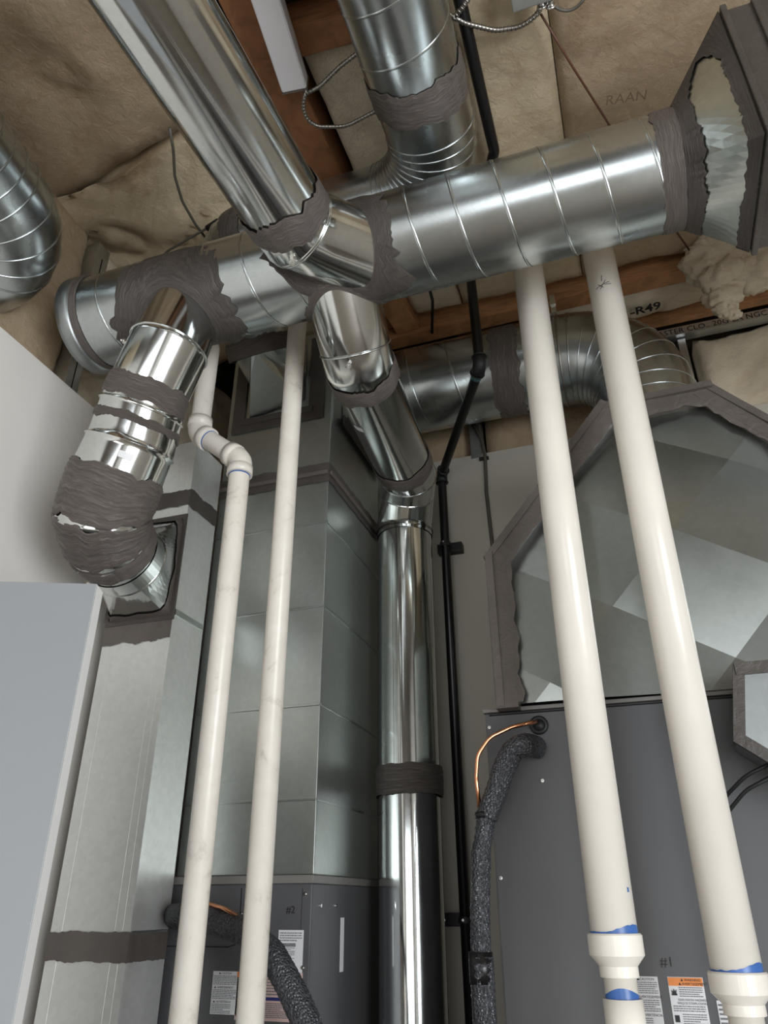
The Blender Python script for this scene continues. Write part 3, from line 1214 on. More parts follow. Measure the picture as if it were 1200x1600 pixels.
# --- narrow left rectangular duct
ld = thing('rectangular_duct', 'narrow bright vertical rectangular duct beside the open door', 'duct')
YF, YB = 1.80, 1.97
for z0, z1 in ((0.0, 0.7), (0.705, 1.425), (1.43, 2.90)):
    gg = G()
    gg.add(*boxg(LXa, LXb, YF, YB, z0, z1, 0.002))
    # pressed bead lines
    for xx in (LXa + 0.035, LXb - 0.045, LXb - 0.022):
        gg.add(*boxg(xx - 0.0006, xx + 0.0006, YF - 0.0004, YF + 0.002, z0 + 0.01, z1 - 0.01))
    gg.mk('duct_body', M['bright'], ld)


def rect_band(name, x0, x1, y0, y1, z0, z1, mat, parent, amp=0.006, seed=0, th=0.003, step=0.008, sides=('f', 'r')):
    """ragged painted band on the front (-Y) and right (+X) faces of a rectangular duct"""
    gg = G()
    pts = []
    if 'f' in sides:
        k = max(2, int((x1 - x0) / step))
        pts += [(x0 + (x1 - x0) * i / k, y0 - th, 0) for i in range(k + 1)]
    if 'r' in sides:
        k = max(2, int((y1 - y0) / step))
        q = [(x1 + th, y0 - th + (y1 - y0) * i / k, 0) for i in range(k + 1)]
        pts += q if not pts else q
    vs, fs = [], []
    for i, p in enumerate(pts):
        e0 = amp * (mnoise.noise(Vector((i * 0.16, seed, 0))) * 1.3 + 0.6 * mnoise.noise(Vector((i * 0.7, seed, 2))))
        e1 = amp * (mnoise.noise(Vector((i * 0.16, seed, 7))) * 1.3 + 0.6 * mnoise.noise(Vector((i * 0.7, seed, 9))))
        vs += [Vector((p[0], p[1], z0 + e0)), Vector((p[0], p[1], z1 + e1))]
    for i in range(len(pts) - 1):
        fs.append((2 * i, 2 * i + 2, 2 * i + 3, 2 * i + 1))
    return mk(name, vs, fs, mat, parent)


zb = pY(130, 1480, YF).z
rect_band('sealant_band', LXa, LXb, YF, YB, zb - 0.032, zb + 0.034, M['mastic'], ld, 0.004, 1)
rect_band('sealant_band', LXa, LXb, YF, YB, bz0 - 0.075, bz0 - 0.006, M['mastic'], ld, 0.010, 2, sides=('f',))
rect_band('sealant_band', LXa, LXb, YF, YB, bz1 + 0.05, bz1 + 0.11, M['mastic_dark'], ld, 0.006, 3)
# flange plate round the boot
gg = G()
fw_ = 0.016
for (xa, xb, za, zb_) in ((LXa + 0.001, LXb + 0.006, bz0 - fw_, bz0 + 0.002), (LXa + 0.001, LXb + 0.006, bz1 - 0.002, bz1 + fw_), (LXb - 0.009, LXb + 0.006, bz0, bz1), (LXa - 0.004, LXa + 0.012, bz0, bz1)):
    gg.add(*boxg(xa, xb, YF - 0.007, YF - 0.001, za, zb_, 0.002))
gg.mk('boot_flange', M['mastic_dark'], ld)
gg = G()
gg.add(*boxg(LXb + 0.0, LXb + 0.004, YF + 0.004, YB - 0.01, 2.275, 2.295, 0.001))
gg.mk('drive_cleat', M['sheet'], ld)
gg = G()
gg.add(*boxg(LXb + 0.0, LXb + 0.004, YF + 0.004, YB - 0.01, zb + 0.03, zb + 0.036, 0.001))
gg.mk('drive_cleat', M['sheet'], ld)

# --- supply plenum on furnace 2
PX0, PX1, PY0, PY1 = -1.285, -0.868, 2.0, 2.52
F2T = 1.572
pl = thing('plenum_duct', 'tall square galvanised plenum standing on the left grey furnace', 'duct')
zs = [F2T, 1.76, 2.02, 2.325, 2.62, 2.815, 3.45]
for z0, z1 in zip(zs[:-1], zs[1:]):
    box('duct_section', PX0, PX1, PY0, PY1, z0 + 0.001, z1 - 0.001, M['sheet2'], pl, 0.0025)
for z in zs[1:-1]:
    gg = G()
    gg.add(*boxg(PX0, PX1, PY0 - 0.003, PY0 - 0.0002, z - 0.0035, z + 0.0035, 0.001))
    gg.add(*boxg(PX1 + 0.0002, PX1 + 0.003, PY0, PY1, z - 0.0035, z + 0.0035, 0.001))
    gg.mk('joint_cleat', M['sheet'], pl)
rect_band('sealant_band', PX0, PX1, PY0, PY1, 2.775, 2.85, M['mastic_dark'], pl, 0.004, 5)
gg = G()
gg.add(*boxg(PX0, PX1 + 0.0, PY0 - 0.014, PY0 - 0.004, 2.80, 2.815, 0.002))
gg.add(*boxg(PX1 + 0.004, PX1 + 0.012, PY0, PY1, 2.80, 2.815, 0.002))
gg.mk('drive_cleat', M['mastic'], pl)
# square opening frame and boot for the spiral duct above
bxa, bxb = -1.215, -0.955
gg = G()
for (xa, xb, za, zb_) in ((bxa - 0.05, bxb + 0.06, 3.045, 3.10), (bxa - 0.05, bxa, 3.10, 3.42), (bxb, bxb + 0.06, 3.10, 3.42)):
    gg.add(*boxg(xa, xb, PY0 - 0.008, PY0 - 0.003, za, zb_, 0.002))
gg.add(*boxg(bxa - 0.02, bxb + 0.02, PY0 - 0.014, PY0 - 0.003, 3.075, 3.10, 0.003))
gg.mk('boot_flange', M['mastic_dark'], pl)

# --- spiral duct that drops from the top, turns left behind the trunk, and feeds that plenum
es = thing('spiral_elbow_duct', 'spiral duct from the top centre with a gored elbow turning left behind the trunk', 'duct')
RE = 0.127
e_pts = fillet([(-0.285, -0.9, 3.45), (-0.300, 1.535, 3.455), (-1.09, 1.535, 3.455), (-1.09, 1.80, 3.36), (-1.085, 1.87, 3.28)], [0.22, 0.14, 0.1], 9)
PS = Path(e_pts)
arc0 = PS.near((-0.298, 1.30, 3.455))
gg = G()
gg.add(*tubeg(PS, RE, 56, False))
gg.add(*helixg(PS, RE, 0.135, 0.003, 0.3, 0, arc0 - 0.02))
for k in range(12):
    gg.add(*ringg(PS, arc0 + 0.012 + k * 0.030, RE, 0.0028, 56))
s3 = PS.near((-0.93, 1.535, 3.455))
for k in range(8):
    gg.add(*ringg(PS, s3 + k * 0.045, RE, 0.0028, 56))
gg.mk('duct_body', M['spiral'], es, True)
sb0 = PS.near(pZ(660, 160, 3.455))
band('sealant_band', PS, arc0 - 0.17, arc0 - 0.07, RE + 0.002, M['mastic'], es, amp=0.012, seed=31)
band('sealant_band', PS, s3 + 0.02, s3 + 0.07, RE + 0.002, M['mastic_dark'], es, amp=0.008, seed=33)
# boot down to the plenum face
n = 48
cc2 = PS.at(PS.len)
rowA = [cc2[0] + (cc2[2] * math.cos(2 * PI * j / n) + cc2[3] * math.sin(2 * PI * j / n)) * (RE * 0.82) for j in range(n)]
ec = Vector(((bxa + bxb) / 2, PY0 - 0.004, 3.25))
rowB = []
for v in rowA:
    q = v - cc2[0]
    dx, dz = q.x, q.z * 0.8 + q.y * -0.6
    L_ = max(abs(dx) / ((bxb - bxa) / 2 - 0.02), abs(dz) / 0.148, 1e-6)
    rowB.append(Vector((ec.x + dx / L_, ec.y, ec.z + dz / L_)))
vs, fs = [], []
for k in range(4):
    f = k / 3
    vs += [a_.lerp(b_, f) for a_, b_ in zip(rowA, rowB)]
for k in range(3):
    for j in range(n):
        q = (j + 1) % n
        fs.append((k * n + j, k * n + q, (k + 1) * n + q, (k + 1) * n + j))
mk('boot', vs, fs, M['sheet'], es)
band('sealant_band', PS, PS.len - 0.06, PS.len + 0.01, RE + 0.002, M['mastic'], es, amp=0.01, seed=35)

# --- round branch from the trunk down to the vertical flue-like duct
md = thing('round_drop_duct', 'bright round duct from under the trunk, elbowing straight down between the two furnaces', 'duct')
RM = 0.1
mtap = Vector((-0.60, 1.40, 3.055))
m1 = Vector((-0.612, 1.60, 2.905))
m2 = Vector((-0.655, 2.20, 2.90))
f_top = Vector((-0.720, 2.40, 2.74))
f_bot = Vector((-0.720, 2.40, 0.0))
PM = Path([mtap, m1])
PMj = Path([mtap, m1, m1.lerp(m2, 0.5), m2])
gg = G()
gg.add(*tubeg(PMj, lambda d: RM + 0.004, 64, False, [0, PM.len * 0.5, PM.len, PM.len + 0.03]))
gg.add(*ringg(PM, PM.len - 0.045, RM + 0.004, 0.003, 64))
gg.mk('takeoff', M['smooth'], md, True)
PMa = Path([m1, m1.lerp(m2, 0.5), m2])
o = mk('duct_body', *tubeg(PMa, RM, 64, False), M['smooth'], md, True)
band('sealant_band', PMa, 0.012, 0.085, RM + 0.004, M['mastic'], md, amp=0.010, seed=41)
band('sealant_band', PMa, PMa.len - 0.08, PMa.len - 0.005, RM + 0.002, M['mastic'], md, amp=0.006, seed=43)
bolt_at(PM, PM.len - 0.02, RM + 0.004, (0.0, -0.5, -1), md)
# gored elbow
PEl = Path([m2 - (m2 - m1).normalized() * 0.01, m2 + (m2 - m1).normalized() * 0.055, (m2 + Vector((-0.035, 0.135, -0.035))), f_top + Vector((0, 0, 0.04)), f_top - Vector((0, 0, 0.02))])
gg = G()
gg.add(*tubeg(PEl, RM + 0.003, 64, False))
for d_ in PEl.L[1:-1]:
    gg.add(*ringg(PEl, d_, RM + 0.003, 0.0025, 64))
gg.mk('elbow', M['smooth'], md, False)
PF = Path([f_top, f_bot])
z2 = pY(638, 1217, 2.35).z
gg = G()
gg.add(*tubeg(Path([f_top, Vector((f_top.x, f_top.y, z2))]), RM, 96, False))
vs = []
for z in (2.66, z2 + 0.03):
    for q in (4.72, 4.76):
        vs.append(Vector((f_top.x + (RM + 0.001) * math.cos(q - 0.25), f_top.y + (RM + 0.001) * math.sin(q - 0.25), z)))
gg.add(vs, [(0, 1, 3, 2)])
gg.mk('duct_body', M['smooth'], md, True)
mk('duct_body', *tubeg(Path([Vector((f_top.x, f_top.y, z2)), f_bot]), RM - 0.001, 96, False), M['smooth'], md, True)
ztop = pY(633, 726, 2.35).z
band('sealant_band', PF, f_top.z - ztop - 0.035, f_top.z - ztop + 0.028, RM + 0.003, M['mastic'], md, amp=0.004, seed=45)
band('sealant_band', PF, f_top.z - z2 - 0.042, f_top.z - z2 + 0.048, RM + 0.006, M['mastic_dark'], md, amp=0.003, seed=47)
gridmk('sealant_saddle', *saddleg(mtap, (m1 - mtap), RM - 0.002, RM + 0.018, 0.008, 25), 110, 9, M['mastic'], md)


def sticker(P, d, R, th0, dth, w_, mat, parent):
    p, t, a, b = P.at(d)
    vs, fs = [], []
    for i in range(9):
        th = th0 + dth * i / 8
        nr = a * math.cos(th) + b * math.sin(th)
        for s in (-w_ / 2, w_ / 2):
            vs.append(p + nr * (R + 0.0015) + t * s)
    for i in range(8):
        fs.append((2 * i, 2 * i + 1, 2 * i + 3, 2 * i + 2))
    return mk('sticker', vs, fs, mat, parent, True)


def side_angle(P, d, world):
    p, t, a, b = P.at(d)
    v = Vector(world)
    return math.atan2(v.dot(b), v.dot(a))


d_ = PMa.len * 0.35
th = side_angle(PMa, d_, (-0.75, 0, -1))
sticker(PMa, d_, RM, th - 0.18, 0.36, 0.022, M['label'], md)
d_ = PE_.L[3] + 0.055
th = side_angle(PE_, d_, (0.9, -0.9, -0.1))
sticker(PE_, d_, RC + 0.012, th - 0.15, 0.3, 0.018, M['label'], eb)

# --- horizontal return duct behind, with elbow into furnace 1's plenum
rd = thing('return_duct', 'wide horizontal spiral duct behind the white pipes with an elbow into the octagonal plenum', 'duct')
RH = 0.178
h0 = Vector((-0.98, 2.41, 3.40))
hp = fillet([h0, (0.215, 2.41, 3.40), (0.215, 2.41, 2.835)], [0.26], 12)
PH = Path(hp)
ha = PH.near((-0.05, 2.41, 3.40))
gg = G()
gg.add(*tubeg(PH, RH, 64, False))
gg.add(*helixg(PH, RH, 0.17, 0.0034, 2.0, 0.12, ha - 0.10))
for k in range(10):
    gg.add(*ringg(PH, ha - 0.03 + k * 0.055, RH, 0.0028, 64))
gg.mk('duct_body', M['spiral'], rd, True)
hb = PH.near((-0.28, 2.41, 3.40))
band('sealant_band', PH, hb - 0.045, hb + 0.065, RH + 0.002, M['mastic'], rd, amp=0.012, seed=51)
# hanger strap with clip
gg = G()
hs = PH.near((-0.06, 2.41, 3.40))
gg.add(*ringg(PH, hs, RH + 0.003, 0.002, 64, wide=2.2))
gg.mk('hanger_strap', M['armour'], rd, True)
p = PH.at(hs)[0]
gg = G()
gg.add(*boxg(p.x - 0.010, p.x + 0.010, 2.27, 2.275, 3.53, 3.62, 0.001))
gg.add(*boxg(p.x - 0.012, p.x + 0.012, 2.262, 2.27, 3.565, 3.585, 0.001))
gg.mk('hanger_clip', M['bolt'], rd)
# square boot at the left end, on the side of the left plenum
rows = []
n = 48
rowA = [Vector((-0.70, 2.41 + RH * math.cos(2 * PI * j / n), 3.40 + RH * math.sin(2 * PI * j / n))) for j in range(n)]
# left end tee box
gg = G()
gg.add(*boxg(PX1 + 0.004, -0.80, 2.10, 2.50, 3.10, 3.44, 0.003))
gg.mk('boot', M['sheet'], rd)
gg = G()
gg.add(*boxg(PX1 + 0.0135, PX1 + 0.020, 2.08, 2.52, 3.055, 3.10, 0.002))
gg.mk('boot_flange', M['mastic_dark'], rd)

# --- left top spiral elbow, partly out of frame
le = thing('spiral_elbow_duct', 'spiral elbow duct at the left edge of the picture above the white wall', 'duct')
RG = 0.15
PG = Path(fillet([(-1.22, -0.8, 3.22), (-1.465, 1.12, 3.20), (-1.80, 1.14, 3.18)], [0.32], 14))
gg = G()
gg.add(*tubeg(PG, RG, 64, False))
ga = PG.near((-1.465, 0.72, 3.20))
gg.add(*helixg(PG, RG, 0.14, 0.0032, 0.0, 0, ga))
for k in range(9):
    gg.add(*ringg(PG, ga + 0.02 + k * 0.05, RG, 0.003, 64))
gg.mk('duct_body', M['spiral'], le, True)

# ================================================================== FURNACES
# --- furnace 2 (left)
f2 = thing('furnace', 'left grey furnace marked 2 under the tall square plenum', 'furnace')
FX0, FX1, FYa, FYb = -1.302, -0.868, 1.995, 2.56
box('cabinet', FX0, FX1, FYa, FYb, 0.0, F2T - 0.02, M['furn'], f2, 0.004)
box('top_flange', FX0 - 0.004, FX1 + 0.004, FYa - 0.006, FYb, F2T - 0.02, F2T, M['furnlip'], f2, 0.002)


def outline(parent, pts, y, wd=0.0025, name='panel_seam', mat=None):
    gg = G()
    P_ = Path([Vector((x, y, z)) for x, z in pts])
    vs, fs = tubeg(P_, wd / 2, 5, True)
    gg.add(vs, fs)
    return gg.mk(name, mat or M['slots'], parent)


def ptsXZ(pix, Y):
    r_ = []
    for a_, b_ in pix:
        q = pY(a_, b_, Y)
        r_.append((q.x, q.z))
    return r_


yf = FYa - 0.0005
pa, pb_ = pY(378, 1385, yf), pY(372, 1480, yf)
outline(f2, [(FX0 + 0.01, pb_.z), (pb_.x - 0.03, pb_.z), (pb_.x - 0.008, pb_.z + 0.006), (pb_.x, pb_.z + 0.03), (pa.x, F2T - 0.03)], yf)
outline(f2, [(FX1 - 0.028, F2T - 0.03), (FX1 - 0.028, 0.6)], yf, 0.001)


def screw(parent, p, r_=0.0055):
    gg = G()
    gg.add(*tubeg([p, p + Vector((0, -0.004, 0))], r_, 10))
    gg.add(*tubeg([p + Vector((0, -0.004, 0)), p + Vector((0, -0.007, 0))], r_ * 0.6, 6))
    return gg.mk('screw', M['bolt'], parent)


for px, py in ((478, 1397), (474, 1512), (253, 1399), (243, 1490), (378, 1428)):
    screw(f2, pY(px, py, yf), 0.0045)
for yy in (2.05, 2.16):
    p = Vector((FX1, yy, 1.50))
    gg = G(); gg.add(*tubeg([p, p + Vector((0.004, 0, 0))], 0.005, 10)); gg.mk('screw', M['bolt'], f2)


def label_plate(name, parent, x0, x1, z0, z1, y, mat, lab=None):
    o = box(name, x0, x1, y - 0.0012, y, z0, z1, mat, parent, 0)
    if lab:
        o['label'] = lab
    return o


def printed_lines(parent, x0, x1, z0, z1, y, rows, seed, h=0.45, mat=None, name='small_print'):
    """rows of small print as thin dashes (too small to read)"""
    rnd = random.Random(seed)
    gg = G()
    dz = (z1 - z0) / rows
    for r_ in range(rows):
        z = z1 - dz * (r_ + 0.5)
        x = x0
        end = x1 - (rnd.random() * 0.4 * (x1 - x0) if r_ % 4 == 3 else 0)
        while x < end:
            w_ = (x1 - x0) * (0.03 + rnd.random() * 0.09)
            xe = min(x + w_, end)
            hh_ = dz * h / 2
            gg.add([Vector((x, y, z - hh_)), Vector((xe, y, z - hh_)), Vector((xe, y, z + hh_)), Vector((x, y, z + hh_))], [(0, 1, 2, 3)])
            x = xe + (x1 - x0) * 0.018
    return gg.mk(name, mat or M['inkgrey'], parent)


def tri(parent, x, z, s, y):
    return mk('warning_symbol', [(x, y, z), (x + s, y, z), (x + s / 2, y, z + s * 0.9)], [(0, 1, 2)], M['ink'], parent)


yl = yf - 0.0018
# rating plate
A, B = pY(436, 1453, yf), pY(472, 1521, yf)
rp = label_plate('rating_label', f2, A.x, B.x, B.z, A.z, yf, M['label'], 'white rating label')
printed_lines(rp, A.x + 0.004, B.x - 0.004, A.z - 0.026, A.z - 0.004, yl, 4, 1)
printed_lines(rp, A.x + 0.004, B.x - 0.022, B.z + 0.03, A.z - 0.03, yl, 9, 2)
printed_lines(rp, A.x + 0.012, B.x - 0.02, A.z - 0.037, A.z - 0.029, yl, 2, 12, 0.6, M['ink'])
# caution label, three languages
A, B = pY(334, 1517, yf), pY(371, 1586, yf)


def caution(parent, x0, x1, z0, z1, y, seed, s=1.0):
    lb = label_plate('caution_label', parent, x0, x1, z0, z1, y, M['label'], 'white three-language caution label')
    y2 = y - 0.0018
    H = (z1 - z0)
    wds = ('CAUTION', 'AVERTISSEMENT', 'ADVERTENCIA')
    for i, wd in enumerate(wds):
        zt = z1 - H * (0.015 + 0.33 * i)
        ts = H * 0.068
        t_ = text('heading', wd, (x0 + (x1 - x0) * (0.32 if i == 0 else 0.2), y2, zt - ts * 0.85), (1, 0, 0), (0, 0, 1), ts, M['ink'], lb)
        tri(lb, x0 + (x1 - x0) * (0.22 if i == 0 else 0.08), zt - ts * 0.85, ts * 0.9, y2)
        printed_lines(lb, x0 + 0.003, x1 - 0.003 - (0.018 * s if i == 2 else 0), zt - H * 0.31, zt - ts * 1.15, y2, 6, seed + i)
    return lb


caution(f2, A.x, B.x, B.z, A.z, yf, 20)
A2, B2 = pY(372, 1518, yf), pY(470, 1598, yf)
wl = label_plate('warning_label', f2, A2.x, B2.x, B2.z, A2.z, yf, M['pink'], 'pinkish warning label')
label_plate('label_header', wl, A2.x, A2.x + 0.03, A2.z - 0.012, A2.z, yf - 0.0014, M['orange'], 'orange label header')
xm = A2.x + (B2.x - A2.x) * 0.45
printed_lines(wl, xm, B2.x - 0.03, A2.z - 0.05, A2.z - 0.006, yl - 0.001, 7, 31)
label_plate('label_stripe', wl, xm, B2.x - 0.02, A2.z - 0.060, A2.z - 0.053, yf - 0.0014, M['navy'])
printed_lines(wl, xm, B2.x - 0.03, B2.z + 0.006, A2.z - 0.064, yl - 0.001, 8, 33)
printed_lines(wl, A2.x + 0.004, A2.x + 0.03, B2.z + 0.006, A2.z - 0.06, yl - 0.001, 6, 35, 0.45, M['ink'])
# side sticker, seen edge-on along the cabinet's right side
p = Vector((FX1 + 0.0008, 2.22, 1.40))
gg = G(); gg.add(*boxg(FX1, FX1 + 0.001, 2.20, 2.225, 1.34, 1.47)); ss = gg.mk('sticker', M['label'], f2)
q = pY(447, 1427, yf)
t_ = text('handwritten_mark', '#2', (q.x, yf - 0.0008, q.z), (1, 0, 0), (0, 0, 1), 0.024, M['ink'], f2, 'handwritten #2')

# --- furnace 1 (right)
f1 = thing('furnace', 'right grey furnace marked 1 behind the two large white pipes', 'furnace')
GX0, GX1, GY0, GY1 = -0.375, 0.62, 1.95, 2.56
F1T = 1.955
box('cabinet', GX0, GX1, GY0, GY1, 0.0, F1T - 0.012, M['furn'], f1, 0.004)
box('top_flange', GX0 - 0.004, GX1 + 0.004, GY0 - 0.006, GY1, F1T - 0.010, F1T, M['furnlip'], f1, 0.002)
yf1 = GY0 - 0.0005
outline(f1, [(GX0 + 0.012, F1T - 0.017), (GX1 - 0.012, F1T - 0.017)], yf1, 0.004)
for px, py in ((765, 1137), (848, 1220), (783, 1372)):
    screw(f1, pY(px, py, yf1), 0.0045)
yl = yf1 - 0.0018
A, B = pY(985, 1525, yf1), pY(1040, 1612, yf1)
caution(f1, A.x, B.x, B.z, A.z, yf1, 50)
A, B = pY(1042, 1526, yf1), pY(1117, 1640, yf1)
wl = label_plate('warning_label', f1, A.x, B.x, B.z, A.z, yf1, M['label'], 'white warning label with orange header')
hz = A.z - 0.016
label_plate('label_header', wl, A.x + 0.001, B.x - 0.001, hz, A.z - 0.001, yf1 - 0.0013, M['orange'], 'orange label header')
yt = yf1 - 0.0032
text('heading', 'WARNING', (A.x + 0.033, yt, A.z - 0.0075), (1, 0, 0), (0, 0, 1), 0.0068, M['ink'], wl)
text('heading', 'AVERTISSEMENT', (A.x + 0.028, yt, A.z - 0.0145), (1, 0, 0), (0, 0, 1), 0.0068, M['ink'], wl)
tri(wl, A.x + 0.026, A.z - 0.0075, 0.0055, yt)
tri(wl, A.x + 0.021, A.z - 0.0145, 0.0055, yt)
printed_lines(wl, A.x + 0.02, B.x - 0.004, A.z - 0.036, hz - 0.001, yt + 0.001, 5, 61)
# fire pictogram
q = Vector((A.x + 0.004, yt, A.z - 0.033))
mk('pictogram', [q, q + Vector((0.012, 0, 0)), q + Vector((0.010, 0, 0.005)), q + Vector((0.0115, 0, 0.011)), q + Vector((0.0075, 0, 0.0065)), q + Vector((0.006, 0, 0.0125)), q + Vector((0.004, 0, 0.0065)), q + Vector((0.0005, 0, 0.010)), q + Vector((0.002, 0, 0.005))], [(0, 1, 2, 3, 4, 5, 6, 7, 8)], M['ink'], wl)
text('heading', 'EXPLOSION HAZARD', (A.x + 0.016, yt, A.z - 0.0425), (1, 0, 0), (0, 0, 1), 0.0058, M['ink'], wl)
text('heading', 'RISQUE D\'EXPLOSION', (A.x + 0.014, yt, A.z - 0.0485), (1, 0, 0), (0, 0, 1), 0.0058, M['ink'], wl)
printed_lines(wl, A.x + 0.004, B.x - 0.004, A.z - 0.062, A.z - 0.050, yt + 0.001, 3, 63)
printed_lines(wl, A.x + 0.02, B.x - 0.004, A.z - 0.084, A.z - 0.064, yt + 0.001, 5, 65)
label_plate('pictogram', wl, A.x + 0.004, A.x + 0.013, A.z - 0.08, A.z - 0.068, yf1 - 0.0013, M['ink'])
q = pY(1032, 1510, yf1)
text('handwritten_mark', '#1', (q.x, yf1 - 0.0008, q.z), (1, 0, 0), (0, 0, 1), 0.026, M['ink'], f1, 'handwritten #1')
A, B = pY(1119, 1563, yf1), pY(1150, 1640, yf1)
wl2 = label_plate('information_label', f1, A.x, B.x, B.z, A.z, yf1, M['label'], 'narrow white label with navy corner')
printed_lines(wl2, A.x + 0.002, B.x - 0.002, B.z, A.z - 0.004, yf1 - 0.0018, 10, 71)

# --- octagonal plenum on furnace 1, cross-broken front sheet
p1 = thing('octagonal_plenum', 'octagonal galvanised plenum with creased front sheet and grey sealed edges on the right furnace', 'duct')
YP = 1.955
oct_px = [(792, 1103), (764, 880), (943, 652), (1104, 614)]
O = [pY(a_, b_, YP) for a_, b_ in oct_px]
xl = (O[0].x + O[1].x) / 2 - 0.0
ztop = (O[2].z + O[3].z) / 2
xtl, xtr = O[2].x, O[3].x + 0.0
cx = (xtl + xtr) / 2
xr = 2 * cx - xl
zl = O[1].z
prof = [(xl, F1T + 0.002), (xl, zl), (xtl, ztop), (xtr, ztop), (xtr + (xtl - xl), zl), (xtr + (xtl - xl), F1T + 0.002)]
prof = [(x, z) for x, z in prof]
RXP = prof[4][0]
# sides (prism), then the creased front face
vs = [Vector((x, YP, z)) for x, z in prof] + [Vector((x, 2.58, z)) for x, z in prof]
k = len(prof)
fs = [(i, (i + 1) % k, k + (i + 1) % k, k + i) for i in range(k)] + [tuple(range(2 * k - 1, k - 1, -1))]
mk('plenum_shell', vs, fs, M['sheet'], p1)


# creased sheet: height field folded along two families of lines
def xz(a_, b_):
    q = pY(a_, b_, YP)
    return (q.x, q.z)


lines = [(xz(905, 760), xz(1050, 835)), (xz(800, 900), xz(933, 980)), (xz(803, 1067), xz(1050, 835)), (xz(780, 870), xz(905, 760))]
N1, N2 = xz(1050, 835), xz(897, 960)
X0_, X1_, Z0_, Z1_ = xl, RXP, F1T + 0.002, ztop


def fold(x, z):
    h = 0.0
    # zig-zag across the two directions
    s1 = ((x - N1[0]) * 0.60 + (z - N1[1]) * 1.0)
    s2 = ((x - N1[0]) * 1.0 - (z - N1[1]) * 0.95)
    w1, w2 = 0.30, 0.42
    def zig(s, w_):
        t = (s / w_) % 2
        return (t if t < 1 else 2 - t)
    h = 0.018 * (1 - zig(s1, w1)) + 0.018 * (1 - zig(s2, w2))
    return h


def inside(x, z):
    if x < xl or x > RXP or z > ztop:
        return False
    # chamfers
    if z > zl:
        f_ = (z - zl) / (ztop - zl)
        if x < xl + (xtl - xl) * f_ or x > RXP - (RXP - xtr) * f_:
            return False
    return True


# polygon clipped by fold lines via bmesh bisect
bm = bmesh.new()
bvs = [bm.verts.new(Vector((x, YP - 0.001, z))) for x, z in prof]
bm.faces.new(bvs)
for k_ in range(-5, 6):
    for (nx, nz, w_) in ((0.60, 1.0, 0.30), (1.0, -0.95, 0.42)):
        nn_ = Vector((nx, 0, nz))
        off = k_ * w_
        L2_ = nx * nx + nz * nz
        co = Vector((N1[0] + nx * off / L2_, YP, N1[1] + nz * off / L2_))
        bmesh.ops.bisect_plane(bm, geom=list(bm.verts) + list(bm.edges) + list(bm.faces), plane_co=co, plane_no=nn_)
for v in bm.verts:
    v.co.y = YP - 0.002 - fold(v.co.x, v.co.z)
bmesh.ops.triangulate(bm, faces=[f_ for f_ in bm.faces if len(f_.verts) > 4])
bm.normal_update()
for f_ in bm.faces:
    if f_.normal.y > 0:
        f_.normal_flip()
me = bpy.data.meshes.new('front_sheet')
bm.to_mesh(me); bm.free()
me.materials.append(M['sheet1'])
o = bpy.data.objects.new('front_sheet', me); col.objects.link(o); o.parent = p1
# sealed edge flanges along the outline
for i in range(5):
    (xa, za), (xb, zb2) = prof[i], prof[i + 1]
    a_, b_ = Vector((xa, YP - 0.026 - 0.0012 * (i % 2), za)), Vector((xb, YP - 0.026 - 0.0012 * (i % 2), zb2))
    d2 = (b_ - a_).normalized()
    inw = Vector((-d2.z, 0, d2.x))
    c_ = Vector((cx, YP, (F1T + ztop) / 2))
    if inw.dot(c_ - a_) < 0:
        inw = -inw
    gg = G()
    gg.add(*obbg(a_ + inw * 0.018 - d2 * 0.012, b_ + inw * 0.018 + d2 * 0.012, inw * 0.029, Vector((0, 0.025, 0))))
    gg.add(*obbg(a_ + inw * 0.002 - d2 * 0.008 + Vector((0, -0.018, 0)), b_ + inw * 0.002 + d2 * 0.008 + Vector((0, -0.030, 0)), inw * 0.010, Vector((0, 0.010, 0))))
    # ragged inner edge of the sealant
    n_ = max(6, int((b_ - a_).length / 0.012))
    vs, fs = [], []
    for j in range(n_ + 1):
        q = a_.lerp(b_, j / n_)
        e = 0.012 * mnoise.noise(Vector((j * 0.25, i * 3, 0))) + 0.004 * mnoise.noise(Vector((j * 0.9, i, 4)))
        vs += [q + inw * 0.044 + Vector((0, -0.0245, 0)), q + inw * (0.060 + e) + Vector((0, -0.0235, 0))]
    for j in range(n_):
        fs.append((2 * j, 2 * j + 2, 2 * j + 3, 2 * j + 1))
    gg.add(vs, fs)
    gg.mk('sealed_flange', M['mastic'], p1)
for px, py in ((1118, 640), (1085, 622), (1170, 662), (918, 686)):
    q = pY(px, py, YP - 0.03)
    gg = G(); gg.add(*tubeg([q + Vector((0, 0.006, 0)), q], 0.0045, 8)); gg.mk('screw', M['bolt'], p1)

